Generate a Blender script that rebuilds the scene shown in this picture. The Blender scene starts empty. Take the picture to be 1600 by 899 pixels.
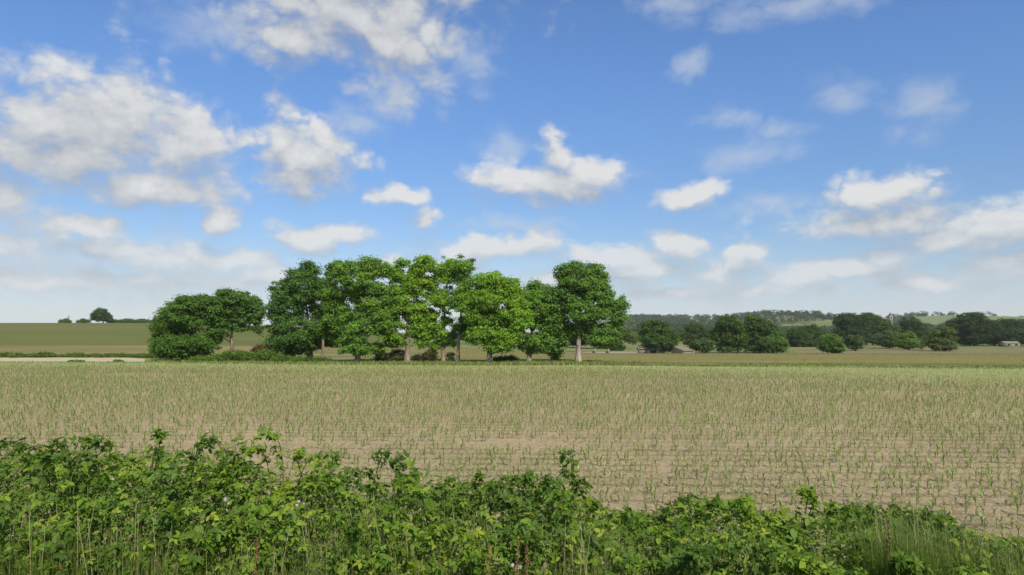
import bpy, math, random
import numpy as np
from mathutils import Vector

R = math.radians
rng = np.random.default_rng(11)
random.seed(5)
scene = bpy.context.scene
COL = scene.collection

# ------------------------------------------------------------------ camera
F = 1043.0                       # focal length in photograph pixels (1600 wide)
CAMZ = 3.4                       # eye height above the maize field
PITCH = math.atan(72.5 / F)
cam_d = bpy.data.cameras.new('camera')
cam_d.sensor_width = 36.0
cam_d.lens = 36.0 * F / 1600.0
cam_d.clip_start = 0.05
cam_d.clip_end = 20000
cam = bpy.data.objects.new('camera', cam_d)
COL.objects.link(cam)
cam.location = (0, 0, CAMZ)
cam.rotation_euler = (math.pi / 2 + PITCH, 0, 0)
scene.camera = cam

# ------------------------------------------------------------------ light
SUN_EL, SUN_AZ = R(44), R(158)   # azimuth clockwise from the view direction (+Y)
SKY = 0.105
CP, SP = math.cos(PITCH), math.sin(PITCH)


def pix_dir(px, py):
    xc, yc = (px - 800) / F, (449.5 - py) / F
    return Vector((xc, CP - yc * SP, SP + yc * CP))


def at(px, py, Y):
    d = pix_dir(px, py)
    return Vector((0, 0, CAMZ)) + d * (Y / d.y)


scene.view_settings.view_transform = 'Standard'
scene.view_settings.look = 'None'
scene.view_settings.exposure = 0.35
scene.view_settings.gamma = 1.0
scene.cycles.use_denoising = True
scene.cycles.max_bounces = 8
scene.cycles.transparent_max_bounces = 8
scene.cycles.volume_bounces = 1

world = bpy.data.worlds.new('World')
scene.world = world
world.use_nodes = True
WT = world.node_tree
WT.nodes.clear()


class N:
    """small node-building helper"""
    def __init__(self, tree):
        self.t = tree

    def new(self, kind, **kw):
        n = self.t.nodes.new(kind)
        for k, v in kw.items():
            setattr(n, k, v)
        return n

    def put(self, sock, v):
        if isinstance(v, bpy.types.NodeSocket):
            self.t.links.new(v, sock)
        else:
            sock.default_value = v

    def m(self, op, a, b=None, c=None, clamp=False):
        n = self.new('ShaderNodeMath', operation=op, use_clamp=clamp)
        for i, v in enumerate((a, b, c)):
            if v is not None:
                self.put(n.inputs[i], v)
        return n.outputs[0]

    def v(self, op, a, b=None, c=None):
        n = self.new('ShaderNodeVectorMath', operation=op)
        for i, x in enumerate((a, b, c)):
            if x is not None:
                self.put(n.inputs[i], x)
        return n.outputs['Value'] if op in ('LENGTH', 'DOT_PRODUCT') else n.outputs[0]

    def noise(self, vec, scale, detail=4, rough=0.55, dist=0.0):
        n = self.new('ShaderNodeTexNoise')
        self.put(n.inputs['Vector'], vec)
        n.inputs['Scale'].default_value = scale
        n.inputs['Detail'].default_value = detail
        n.inputs['Roughness'].default_value = rough
        n.inputs['Distortion'].default_value = dist
        return n.outputs[0], n.outputs[1]

    def mix(self, fac, a, b, blend='MIX'):
        n = self.new('ShaderNodeMix', data_type='RGBA', blend_type=blend)
        self.put(n.inputs[0], fac)
        self.put(n.inputs[6], a)
        self.put(n.inputs[7], b)
        return n.outputs[2]

    def step(self, x, lo, hi, smooth=True):
        n = self.new('ShaderNodeMapRange', interpolation_type='SMOOTHSTEP' if smooth else 'LINEAR')
        self.put(n.inputs[0], x)
        n.inputs[1].default_value = lo
        n.inputs[2].default_value = hi
        return n.outputs[0]


# cumulus in the sky: (centre x, centre y, half width, half height) as seen, turned into directions
DENSE = [(60, 200, 62, 44), (190, 190, 108, 66), (275, 235, 92, 62), (235, 290, 95, 30), (20, 235, 75, 40),
         (130, 250, 100, 45), (540, 20, 165, 62), (620, 70, 82, 68), (470, 70, 80, 35), (437, 215, 34, 44),
         (490, 245, 60, 48), (470, 285, 60, 22), (865, 292, 92, 32), (866, 245, 27, 40), (925, 278, 60, 28),
         (795, 285, 50, 28), (1080, 306, 46, 22), (625, 308, 42, 16), (660, 342, 24, 18), (770, 390, 96, 24),
         (835, 383, 48, 26), (965, 402, 70, 22), (1055, 385, 42, 26), (1120, 428, 80, 16), (1165, 396, 30, 22),
         (1010, 420, 110, 16), (270, 400, 78, 38), (360, 408, 62, 26), (150, 385, 80, 20), (230, 440, 130, 22),
         (470, 380, 46, 26), (530, 364, 48, 20), (350, 350, 28, 22), (380, 440, 110, 18), (1375, 305, 66, 30),
         (1345, 345, 100, 24), (1565, 352, 60, 30), (1500, 376, 66, 15), (1385, 398, 40, 22), (1330, 416, 80, 14),
         (600, 425, 70, 18), (700, 420, 60, 14), (900, 440, 90, 14), (1050, 455, 70, 12), (1180, 455, 60, 12), (1250, 440, 50, 14), (60, 440, 70, 14), (140, 350, 60, 16), (1480, 440, 70, 12), (1580, 405, 60, 14), (1720, 340, 80, 40), (-90, 260, 120, 70), (-60, 380, 100, 24), (540, -60, 240, 60)]
WISP = [(1325, 145, 55, 30), (1435, 170, 56, 42), (1220, 200, 46, 20), (1125, 176, 50, 20), (1090, 100, 30, 20),
        (1180, 240, 70, 24), (1250, 4, 190, 22), (1050, 8, 90, 24), (620, 140, 60, 50), (730, 90, 60, 45),
        (340, 50, 90, 40), (560, 195, 60, 30), (50, 345, 100, 26), (40, 410, 90, 16), (120, 440, 160, 22),
        (1290, 445, 130, 18), (1480, 445, 160, 18), (1580, 420, 90, 18), (1200, 320, 60, 20), (790, 225, 40, 34),
        (1060, 455, 160, 20), (300, 470, 330, 22), (1300, 475, 420, 20), (800, 350, 120, 14), (680, 455, 300, 22)]


def azel(px, py):
    d = pix_dir(px, py).normalized()
    return math.atan2(d.x, d.y), math.asin(d.z)


world.cycles.sampling_method = 'MANUAL'
world.cycles.sample_map_resolution = 256
w = N(WT)
geo = w.new('ShaderNodeTexCoord').outputs['Generated']
sx = w.new('ShaderNodeSeparateXYZ')
w.put(sx.inputs[0], geo)
az = w.m('ARCTAN2', sx.outputs[0], sx.outputs[1])
el = w.m('ARCSINE', sx.outputs[2])


def density(dz):
    """cloud density in the direction (az, el + dz)"""
    e = w.m('ADD', el, dz)
    cv = w.new('ShaderNodeCombineXYZ')
    w.put(cv.inputs[0], w.m('SINE', az))
    w.put(cv.inputs[1], w.m('COSINE', az))
    w.put(cv.inputs[2], w.m('MULTIPLY', e, 1.5))
    c3 = cv.outputs[0]
    pv = w.new('ShaderNodeCombineXYZ')
    w.put(pv.inputs[0], az)
    w.put(pv.inputs[1], e)
    _, w1 = w.noise(c3, 9.0, 5, 0.6)
    p = w.v('MULTIPLY_ADD', w.v('SUBTRACT', w1, (0.5, 0.5, 0.5)), (0.075, 0.055, 0.0), pv.outputs[0])
    f, _ = w.noise(c3, 20.0, 6, 0.62, 0.2)
    cw = w.v('MULTIPLY_ADD', w1, (0.06, 0.06, 0.06), c3)
    puff = -0.36
    for sc_, am_ in ((11.0, 1.0), (24.0, 0.55), (52.0, 0.30)):
        b_, _ = w.noise(cw, sc_, 0)
        puff = w.m('ADD', puff, w.m('MULTIPLY', w.m('ABSOLUTE', w.m('SUBTRACT', b_, 0.5)), 2 * am_))
    puff = w.m('MULTIPLY', puff, 1.0)
    ff = w.m('ADD', w.m('MULTIPLY', w.m('SUBTRACT', f, 0.5), 0.95), puff)

    def union(lst):
        acc = None
        for (x, y, rx, ry) in lst:
            a0, e0 = azel(x, y)
            ix, iy = F / rx, F / ry
            q = w.v('MULTIPLY_ADD', p, (ix, iy, 0), (-a0 * ix, -e0 * iy, 0))
            l = w.v('LENGTH', q)
            acc = l if acc is None else w.m('SMOOTH_MIN', acc, l, 0.25)
        return w.m('SUBTRACT', 1.0, acc)
    u = union(DENSE)
    dense = w.m('ADD', u, ff)
    wisp = w.m('ADD', union(WISP), w.m('MULTIPLY', ff, 1.0))
    # beyond the frame the same kind of broken cumulus goes on
    g, _ = w.noise(c3, 3.2, 7, 0.55)
    out = w.m('MULTIPLY', w.m('SUBTRACT', g, 0.52), 7.0)
    side = w.step(w.m('ABSOLUTE', az), 0.78, 0.95)
    up = w.step(e, 0.55, 0.70)
    far = w.m('MAXIMUM', side, up)
    dense = w.m('MAXIMUM', dense, w.m('ADD', out, w.m('MULTIPLY', w.m('SUBTRACT', far, 1.0), 6.0)))
    return dense, wisp, u, f


d0, wi0, u0, f0 = density(0.0)
d1, wi1, u1, f1 = density(0.030)
al_w = w.m('MULTIPLY', w.step(wi0, -0.3, 1.2), 0.55)
slope = w.m('ADD', w.m('MULTIPLY', w.m('SUBTRACT', d0, d1), 0.40), w.m('MULTIPLY', w.m('SUBTRACT', u0, u1), 0.20))
slope = w.m('ADD', slope, w.m('MULTIPLY', w.m('SUBTRACT', f0, 0.5), 0.9))
lit = w.m('ADD', 0.42, slope, clamp=True)
# crisp lit tops, bases that thin out softly
soft = w.m('MULTIPLY_ADD', lit, -0.70, 1.60)
edge = w.new('ShaderNodeMapRange', interpolation_type='SMOOTHSTEP')
w.put(edge.inputs[0], w.m('DIVIDE', w.m('ADD', d0, 0.46), soft))
al_d = w.m('MULTIPLY', edge.outputs[0], w.m('MULTIPLY_ADD', w.step(el, 0.03, 0.17), 0.36, 0.59))
ccol = w.mix(lit, (0.300 / SKY, 0.325 / SKY, 0.362 / SKY, 1), (0.60 / SKY, 0.603 / SKY, 0.60 / SKY, 1))
wcol = (0.45 / SKY, 0.49 / SKY, 0.55 / SKY, 1)
sky = w.new('ShaderNodeTexSky', sky_type='NISHITA')
sky.sun_disc = False
sky.sun_elevation = SUN_EL
sky.sun_rotation = SUN_AZ
sky.altitude = 50
sky.air_density = 1.0
sky.dust_density = 0.3
sky.ozone_density = 3.5
gain = w.mix(w.step(el, 0.04, 0.42), (0.70, 0.735, 0.80, 1), (0.79, 0.985, 1.20, 1))
c = w.mix(1.0, sky.outputs[0], gain, 'MULTIPLY')
c = w.mix(w.m('MULTIPLY', w.step(w.m('MULTIPLY', el, -1.0), -0.17, 0.02), 0.62), c, (0.455 / SKY, 0.485 / SKY, 0.545 / SKY, 1))
c = w.mix(al_w, c, wcol)
c = w.mix(al_d, c, ccol)
bg = w.new('ShaderNodeBackground')
w.put(bg.inputs[0], c)
bg.inputs[1].default_value = SKY
wo = w.new('ShaderNodeOutputWorld')
WT.links.new(bg.outputs[0], wo.inputs[0])

sun_d = bpy.data.lights.new('sun', 'SUN')
sun_d.energy = 4.7
sun_d.angle = R(0.53)
sun_d.color = (1.0, 0.945, 0.85)
sun = bpy.data.objects.new('sun', sun_d)
COL.objects.link(sun)
sun.location = (30, -40, 60)
sdir = Vector((math.sin(SUN_AZ) * math.cos(SUN_EL), math.cos(SUN_AZ) * math.cos(SUN_EL), math.sin(SUN_EL)))
sun.rotation_euler = sdir.to_track_quat('Z', 'Y').to_euler()


# ------------------------------------------------------------------ helpers
def tag(o, label=None, cat=None, group=None, kind=None):
    for k, v in (('label', label), ('category', cat), ('group', group), ('kind', kind)):
        if v:
            o[k] = v
    return o


def link(name, me, mat=None, parent=None, loc=None):
    o = bpy.data.objects.new(name, me)
    COL.objects.link(o)
    if mat is not None and len(me.materials) == 0:
        me.materials.append(mat)
    if parent is not None:
        o.parent = parent
    if loc is not None:
        o.location = loc
    return o


def empty(name, loc, label, cat, group=None):
    o = bpy.data.objects.new(name, None)
    o.empty_display_size = 0.3
    COL.objects.link(o)
    o.location = loc
    return tag(o, label, cat, group)


def np_mesh(name, verts, faces, cols=None, smooth=False):
    """faces: array (n,3) or (n,4)"""
    verts = np.asarray(verts, np.float32)
    faces = np.asarray(faces, np.int32)
    me = bpy.data.meshes.new(name)
    me.vertices.add(len(verts))
    me.vertices.foreach_set('co', verts.ravel())
    k = faces.shape[1]
    me.loops.add(faces.size)
    me.loops.foreach_set('vertex_index', faces.ravel())
    me.polygons.add(len(faces))
    me.polygons.foreach_set('loop_start', np.arange(0, faces.size, k, dtype=np.int32))
    if smooth:
        me.polygons.foreach_set('use_smooth', np.ones(len(faces), bool))
    me.update(calc_edges=True)
    if cols is not None:
        a = me.color_attributes.new('Col', 'FLOAT_COLOR', 'POINT')
        cc = np.ones((len(verts), 4), np.float32)
        cc[:, :3] = cols
        a.data.foreach_set('color', cc.ravel())
    return me


def unit(v):
    return v / np.maximum(np.linalg.norm(v, axis=-1, keepdims=True), 1e-9)


class Tubes:
    """collects tapered tubes as quads"""
    def __init__(self):
        self.v, self.f, self.n = [], [], 0

    def add(self, pts, rad, sides=6, cap=True):
        pts = np.asarray(pts, float)
        rad = np.asarray(rad, float)
        tan = unit(np.gradient(pts, axis=0))
        ref = np.array([0.0, 0, 1]) if abs(tan[0][2]) < 0.8 else np.array([1.0, 0, 0])
        a = np.arange(sides) * 2 * math.pi / sides
        base = self.n
        for i in range(len(pts)):
            u = np.cross(tan[i], ref)
            u /= max(np.linalg.norm(u), 1e-6)
            vv = np.cross(tan[i], u)
            self.v.append(pts[i] + rad[i] * (np.cos(a)[:, None] * u + np.sin(a)[:, None] * vv))
        for i in range(len(pts) - 1):
            for j in range(sides):
                k = (j + 1) % sides
                self.f.append((base + i * sides + j, base + i * sides + k, base + (i + 1) * sides + k, base + (i + 1) * sides + j))
        self.n += len(pts) * sides

    def mesh(self, name, smooth=True):
        return np_mesh(name, np.concatenate(self.v), np.array(self.f), None, smooth)


def box_mesh(name, x0, x1, y0, y1, z0, z1):
    v = [(x, y, z) for z in (z0, z1) for y in (y0, y1) for x in (x0, x1)]
    f = [(0, 2, 3, 1), (4, 5, 7, 6), (0, 1, 5, 4), (1, 3, 7, 5), (3, 2, 6, 7), (2, 0, 4, 6)]
    return np_mesh(name, v, f)


# ------------------------------------------------------------------ materials
def material(name):
    m = bpy.data.materials.new(name)
    m.use_nodes = True
    m.node_tree.nodes.clear()
    n = N(m.node_tree)
    out = n.new('ShaderNodeOutputMaterial')
    return m, n, out


def leaf_material(name, trans=0.35, rough=0.5, spec=0.3, tint=(1, 1, 1), noise_scale=None):
    """leaf colour comes from the mesh attribute Col"""
    m, n, out = material(name)
    a = n.new('ShaderNodeAttribute', attribute_name='Col').outputs[0]
    if tint != (1, 1, 1):
        a = n.mix(1.0, a, (*tint, 1), 'MULTIPLY')
    p = n.new('ShaderNodeBsdfPrincipled')
    n.put(p.inputs['Base Color'], a)
    p.inputs['Roughness'].default_value = rough
    p.inputs['Specular IOR Level'].default_value = spec
    t = n.new('ShaderNodeBsdfTranslucent')
    n.put(t.inputs[0], n.mix(1.0, a, (1.25, 1.35, 0.55, 1), 'MULTIPLY'))
    mx = n.new('ShaderNodeMixShader')
    mx.inputs[0].default_value = trans
    n.t.links.new(p.outputs[0], mx.inputs[1])
    n.t.links.new(t.outputs[0], mx.inputs[2])
    n.t.links.new(mx.outputs[0], out.inputs[0])
    return m


def surf_material(name, ca, cb, scale, rough=0.9, bump=0.0, bscale=None, cc=None, cscale=1.0, stretch=(1, 1, 1), detail=6):
    m, n, out = material(name)
    tc = n.new('ShaderNodeTexCoord').outputs['Object']
    vec = n.v('MULTIPLY', tc, stretch)
    f, _ = n.noise(vec, scale, detail, 0.6)
    col = n.mix(n.step(f, 0.32, 0.68), (*ca, 1), (*cb, 1))
    if cc is not None:
        g, _ = n.noise(vec, cscale, 4, 0.55)
        col = n.mix(n.step(g, 0.45, 0.7), col, (*cc, 1))
    p = n.new('ShaderNodeBsdfPrincipled')
    n.put(p.inputs['Base Color'], col)
    p.inputs['Roughness'].default_value = rough
    p.inputs['Specular IOR Level'].default_value = 0.15
    if bump:
        h, _ = n.noise(vec, bscale or scale * 3, 8, 0.65)
        b = n.new('ShaderNodeBump')
        b.inputs['Strength'].default_value = 1.0
        b.inputs['Distance'].default_value = bump
        n.put(b.inputs['Height'], h)
        n.t.links.new(b.outputs[0], p.inputs['Normal'])
    n.t.links.new(p.outputs[0], out.inputs[0])
    return m


def plain_material(name, c, rough=0.7):
    return surf_material(name, tuple(x * 0.85 for x in c), tuple(min(1, x * 1.12) for x in c), 3.0, rough, 0.004, 12)


M_bark = surf_material('oak_bark', (0.13, 0.095, 0.065), (0.27, 0.215, 0.155), 3.0, 0.9, 0.05, 9, stretch=(1, 1, 0.25))
M_bark_pale = surf_material('pale_bark', (0.20, 0.165, 0.12), (0.38, 0.32, 0.245), 3.0, 0.9, 0.05, 9, stretch=(1, 1, 0.25))
M_leaf = leaf_material('tree_leaf', 0.42, 0.62, 0.15)
M_hedge = leaf_material('bramble_leaf', 0.38, 0.55, 0.22)
M_grass = leaf_material('grass_blade', 0.30, 0.55, 0.25)
M_maize = leaf_material('maize_leaf', 0.30, 0.45, 0.35)
M_cane = surf_material('bramble_cane', (0.07, 0.055, 0.025), (0.10, 0.13, 0.035), 12, 0.6)
M_petal = leaf_material('bramble_petal', 0.3, 0.6, 0.2)
M_seed = surf_material('dock_seed', (0.13, 0.078, 0.034), (0.22, 0.14, 0.06), 60, 0.8)
M_ground = surf_material('ground_grass', (0.105, 0.125, 0.035), (0.19, 0.185, 0.065), 0.11, 0.95, 0.03, 6, (0.075, 0.115, 0.03), 0.035)


def soil_material():
    m, n, out = material('dry_soil')
    tc = n.new('ShaderNodeTexCoord').outputs['Object']
    f, _ = n.noise(tc, 0.16, 6, 0.6)                    # broad damp and dry patches
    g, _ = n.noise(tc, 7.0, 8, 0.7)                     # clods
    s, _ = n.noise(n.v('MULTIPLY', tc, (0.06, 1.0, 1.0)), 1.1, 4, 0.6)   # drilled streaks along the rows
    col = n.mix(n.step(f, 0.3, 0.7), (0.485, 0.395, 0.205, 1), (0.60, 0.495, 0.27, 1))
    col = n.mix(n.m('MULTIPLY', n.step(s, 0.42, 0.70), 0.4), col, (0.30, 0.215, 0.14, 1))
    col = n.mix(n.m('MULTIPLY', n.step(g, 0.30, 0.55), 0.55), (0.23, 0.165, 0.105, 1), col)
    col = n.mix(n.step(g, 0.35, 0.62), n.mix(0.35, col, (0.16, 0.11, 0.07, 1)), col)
    p = n.new('ShaderNodeBsdfPrincipled')
    n.put(p.inputs['Base Color'], col)
    p.inputs['Roughness'].default_value = 0.95
    p.inputs['Specular IOR Level'].default_value = 0.1
    b = n.new('ShaderNodeBump')
    b.inputs['Distance'].default_value = 0.07
    h, _ = n.noise(tc, 7.0, 9, 0.75)
    n.put(b.inputs['Height'], h)
    n.t.links.new(b.outputs[0], p.inputs['Normal'])
    n.t.links.new(p.outputs[0], out.inputs[0])
    return m


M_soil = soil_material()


# ------------------------------------------------------------------ terrain
def sst(x, lo, hi):
    t = np.clip((x - lo) / (hi - lo), 0, 1)
    return t * t * (3 - 2 * t)


def H(x, y):
    x = np.asarray(x, float)
    y = np.asarray(y, float)
    a = np.arctan2(x, np.maximum(y, 1e-3))
    near = 0.90 + 0.12 * sst(y, 3.4, 5.0) - 1.02 * sst(y, 5.9, 8.4)
    wl = 1 - sst(a, -0.52, 0.12)
    hill = 9.6 * sst(y, 92, 395) * wl
    wr = sst(a, -0.12, 0.16)
    valley = -1.8 * sst(y, 98, 190) * wr
    wr2 = sst(a, -0.02, 0.20)
    ridge = (40 * sst(y, 650, 1750) + 6 * np.sin(x * 0.004 + 1.0) * sst(y, 900, 1700)) * wr2
    for (px, yy, h, sxx, syy) in ((1240, 1150, 19, 62, 260), (1560, 1350, 14, 190, 250), (1010, 900, 8, 90, 160), (1420, 1500, 6, 120, 200)):
        cx = (px - 800) / F * yy
        ridge = ridge + h * np.exp(-((x - cx) / sxx) ** 2 - ((y - yy) / syy) ** 2)
    return near + hill + valley + ridge


def hz(x, y):
    return float(H(x, y))


def ground(px, py):
    d = pix_dir(px, py)
    Y = 9.0
    while Y < 3000:
        p = at(px, py, Y)
        if p.z <= hz(p.x, p.y):
            break
        Y *= 1.004
    return p


rad = np.concatenate([[0.0], np.geomspace(0.6, 7000, 220)])
ang = np.concatenate([np.linspace(-58, 58, 210), np.linspace(62, 298, 40)]) * math.pi / 180
RR, AA = np.meshgrid(rad, ang, indexing='ij')
gx, gy = RR * np.sin(AA), RR * np.cos(AA)
gz = H(gx, gy)
nr, na = RR.shape
idx = np.arange(nr * na).reshape(nr, na)
nx = np.roll(idx, -1, axis=1)
gf = np.stack([idx[:-1], nx[:-1], nx[1:], idx[1:]], -1).reshape(-1, 4)
tag(link('ground', np_mesh('ground', np.stack([gx, gy, gz], -1).reshape(-1, 3), gf, None, True), M_ground), kind='structure')


def sheet(name, mat, az0, az1, y0, y1, off, na=90, ny=40):
    """a strip of ground between two distances (functions of azimuth in photo pixels)"""
    pxs = np.linspace(az0, az1, na)
    V = []
    for t in np.linspace(0, 1, ny):
        for px in pxs:
            a0 = y0(px) if callable(y0) else y0
            a1 = y1(px) if callable(y1) else y1
            Y = a0 + (a1 - a0) * t
            X = (px - 800) / F * Y
            V.append((X, Y, hz(X, Y) + off))
    i = np.arange(na * ny).reshape(ny, na)
    f = np.stack([i[:-1, :-1], i[:-1, 1:], i[1:, 1:], i[1:, :-1]], -1).reshape(-1, 4)
    return tag(link(name, np_mesh(name, V, f, None, True), mat), kind='structure')


def curve(pts):
    xs, ys = zip(*pts)
    return lambda px: float(np.interp(px, xs, ys))


def flatY(py):
    return CAMZ * F / (py - 522.0)


FAR = curve([(-500, flatY(567)), (240, flatY(568)), (420, flatY(571)), (700, flatY(572)), (900, flatY(571)), (1100, flatY(573)), (1600, flatY(577.5)), (2200, flatY(580))])
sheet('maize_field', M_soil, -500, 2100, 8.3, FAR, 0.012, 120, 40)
M_pale = surf_material('bare_pale_soil', (0.33, 0.285, 0.165), (0.42, 0.35, 0.21), 0.4, 0.95, 0.03, 5)
sheet('bare_strip', M_pale, -500, 268, lambda p: FAR(p) + 2.0, lambda p: 96 if p < 200 else 96 - (p - 200) * 0.16, 0.03, 60, 6)
M_tan = surf_material('tan_rough_grass', (0.15, 0.13, 0.042), (0.20, 0.165, 0.062), 0.09, 0.95, 0.05, 2, (0.115, 0.115, 0.036), 0.04, (0.25, 1, 1))
M_hill = surf_material('green_corn_hill', (0.082, 0.098, 0.017), (0.106, 0.115, 0.023), 0.07, 0.95, 0.05, 2, (0.115, 0.112, 0.032), 0.025, (0.18, 1, 1))
M_olive = surf_material('olive_meadow', (0.135, 0.122, 0.032), (0.190, 0.165, 0.048), 0.10, 0.95, 0.05, 2, (0.125, 0.130, 0.034), 0.05, (0.2, 1, 1))
M_brown = surf_material('brown_fallow', (0.145, 0.115, 0.052), (0.185, 0.145, 0.07), 0.06, 0.95, 0.04, 2, stretch=(0.2, 1, 1))
M_farfield = surf_material('far_pasture', (0.10, 0.135, 0.038), (0.14, 0.165, 0.055), 0.02, 0.95)
sheet('tan_field', M_tan, -500, 700, 101, 148, 0.05, 60, 24)
sheet('hill_field', M_hill, -500, 640, 148.5, 520, 0.06, 80, 60)
sheet('meadow', M_olive, 560, 2100, lambda p: FAR(p) + 9, 166, 0.04, 80, 24)
sheet('fallow_field', M_brown, 1240, 2100, 166.5, 215, 0.05, 40, 12)
sheet('hill_pasture', M_farfield, 1175, 1330, 905, 1010, 0.6, 20, 8)
sheet('ridge_pasture', M_farfield, 1420, 1720, 1150, 1420, 0.8, 30, 12)
M_asph = surf_material('asphalt', (0.045, 0.045, 0.047), (0.07, 0.07, 0.07), 40, 0.9, 0.004, 120)
tag(link('road', np_mesh('road', [(-60, -3.2, 0.912), (60, -3.2, 0.912), (60, 2.6, 0.912), (-60, 2.6, 0.912)], [(0, 1, 2, 3)]), M_asph), kind='structure')


# ------------------------------------------------------------------ trees
def leaf_quads(cen, nrm, size, asp=0.62):
    n = len(cen)
    r = rng.normal(size=(n, 3))
    t = unit(np.cross(nrm, r))
    b = np.cross(nrm, t)
    s = size[:, None]
    sag = nrm * s * 0.25
    v = np.stack([cen - t * s - b * s * asp * 0.7, cen + b * s * asp * 1.3 + sag, cen + t * s - b * s * asp * 0.5], 1).reshape(-1, 3)
    f = np.arange(3 * n).reshape(n, 3)
    return v, f


def vnoise(p, s, seed):
    """cheap smooth noise on points"""
    r = np.random.default_rng(seed)
    o = 0
    for k in range(4):
        d = r.normal(size=3)
        d /= np.linalg.norm(d)
        o = o + np.sin(p @ d * s * (1 + 0.6 * k) + r.uniform(0, 6.28)) / (1 + 0.4 * k)
    return o / 2.2


def tree(name, label, cat, base, lobes, col, Y, trunk_r=0.38, clump=0.85, dens=1.0, leaf=0.15, per=150, bark=None,
         lean=None, group=None, tip=None, gap=0.0, limb_top=0.62, trunk=True, depth=0.85, young=0.0):
    """lobes: outlines (cx, cy, rx, ry) in the photograph, at the tree's own distance Y"""
    bx, by, bz = base
    if Y < 100 and trunk:
        clump, leaf, per = clump * 0.92, leaf * 0.78, int(per * 1.45)
    root = empty(name, (bx, by, bz), label, cat, group)
    L = []
    for (cx, cy, rx, ry) in lobes:
        p = at(cx, cy, Y)
        k = Y / F
        a = rx * k * 1.10
        ry = ry * 1.08
        dy = rng.uniform(-0.4, 0.4) * a * (1 if len(lobes) > 1 else 0)
        L.append((np.array([p.x - bx, p.y - by + dy, p.z - bz]), np.array([a, max(a * depth, 1.0 * clump), ry * k])))
    C, W = [], []
    for c, r in L:
        n = max(3, int(dens * 2.6 * (r[0] * r[2] + r[0] * r[1] + r[1] * r[2]) / (clump ** 2)))
        d = unit(rng.normal(size=(n, 3)))
        u = rng.uniform(0.25, 1.0, size=(n, 1)) ** 0.45
        q = c + d * u * np.maximum(r - clump * 0.55, r * 0.35)
        C.append(q)
    C = np.concatenate(C)
    C[:, 2] = np.maximum(C[:, 2], min(0.25, clump * 0.4))
    # thin out clumps that coincide, and open gaps
    keep = []
    for i in np.argsort(rng.random(len(C))):
        if all(np.sum((C[i] - C[j]) ** 2) > (clump * (0.56 if Y < 100 else 0.5)) ** 2 for j in keep):
            if rng.random() > gap * 0.8:
                keep.append(i)
    C = C[keep]
    # crown
    cc = rng.uniform(0.65, 1.3, size=len(C)) * clump
    if trunk:
        # small sprigs that break the outline
        X = []
        for c, r in L:
            d = unit(rng.normal(size=(6, 3)))
            X.append(c + d * r * rng.uniform(0.80, 1.0, size=(6, 1)))
        X = np.concatenate(X)
        X = X[X[:, 2] > 0.6]
        C = np.concatenate([C, X])
        cc = np.concatenate([cc, rng.uniform(0.45, 0.75, len(X)) * clump])
    allc, alln, alls, allk = [], [], [], []
    mid = C.mean(0)
    for c, r in zip(C, cc):
        k = int(per * (r / clump) ** 2)
        d = unit(rng.normal(size=(k, 3)) + np.array([0, 0, 0.25]))
        u = rng.uniform(0, 1, size=(k, 1)) ** 0.5
        u = np.where(rng.random((k, 1)) < 0.16, u * 1.6, u)
        q = c + d * u * r * np.array([1.0, 1.0, 0.58 if Y < 100 and trunk else 0.62])
        nn = unit(d * 0.9 + np.array([0, 0, 0.75]) + rng.normal(size=(k, 3)) * 0.55)
        allc.append(q)
        alln.append(nn)
        alls.append(rng.uniform(0.6, 1.35, size=k) * leaf)
        tone = rng.normal(0, 0.14)
        allk.append(np.full(k, tone) + rng.normal(0, 0.09, size=k))
    P, Nn, S, K = map(np.concatenate, (allc, alln, alls, allk))
    ok = P[:, 2] > 0.05
    P, Nn, S, K = P[ok], Nn[ok], S[ok], K[ok]
    v, f = leaf_quads(P, Nn, S)
    colr = np.array(col)[None] * (np.array([1.85, 1.9, 1.7]) if Y < 100 and trunk else np.array([1.5, 1.4, 1.2]) if Y < 100 else np.array([1.45, 1.5, 1.1]))[None] * (1 + np.clip(K, -0.45, 0.6))[:, None]
    yel = np.clip(vnoise(P, 0.9 / max(clump, 0.5), 3) * 0.5 + rng.normal(0, 0.3, len(P)) + young, 0, 1)[:, None]
    colr = colr * (1 + yel * np.array([0.55, 0.25, -0.15]))
    crown = link('crown', np_mesh('crown', v, f, np.repeat(colr, 3, 0)), M_leaf, root)
    bark = bark or M_bark
    # trunk
    top = C[:, 2].max()
    tipxy = np.array(tip if tip is not None else (mid[0] * 0.6, mid[1] * 0.5))
    ht = top * limb_top
    tz = np.linspace(0, 1, 9)
    wob = rng.normal(0, 0.10 * trunk_r / 0.38, size=(9, 2)).cumsum(0) * np.linspace(0, 1, 9)[:, None]
    tp = np.concatenate([tipxy[None] * (tz ** 1.5)[:, None] + wob, (tz * ht)[:, None]], 1)
    tp[0, 2] = -0.25
    tr = trunk_r * 0.86 * (1 - 0.78 * tz)
    tr[0] *= 1.45
    tr[1] *= 1.02
    if trunk:
        T = Tubes()
        T.add(tp, tr, 10)
        link('trunk', T.mesh('trunk'), bark, root)
    # limbs and branches, each clump hung on the nearest wood below it
    nodes = [tuple(p) for p in tp[3:]] if trunk else [tuple(tp[0]), tuple(tp[1])]
    nodes = [np.array(p) for p in nodes]
    par = [-1] * len(nodes)
    order = np.argsort(np.min(np.linalg.norm(C[:, None] - np.array(nodes)[None], axis=2), axis=1))
    lim = 90
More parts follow.
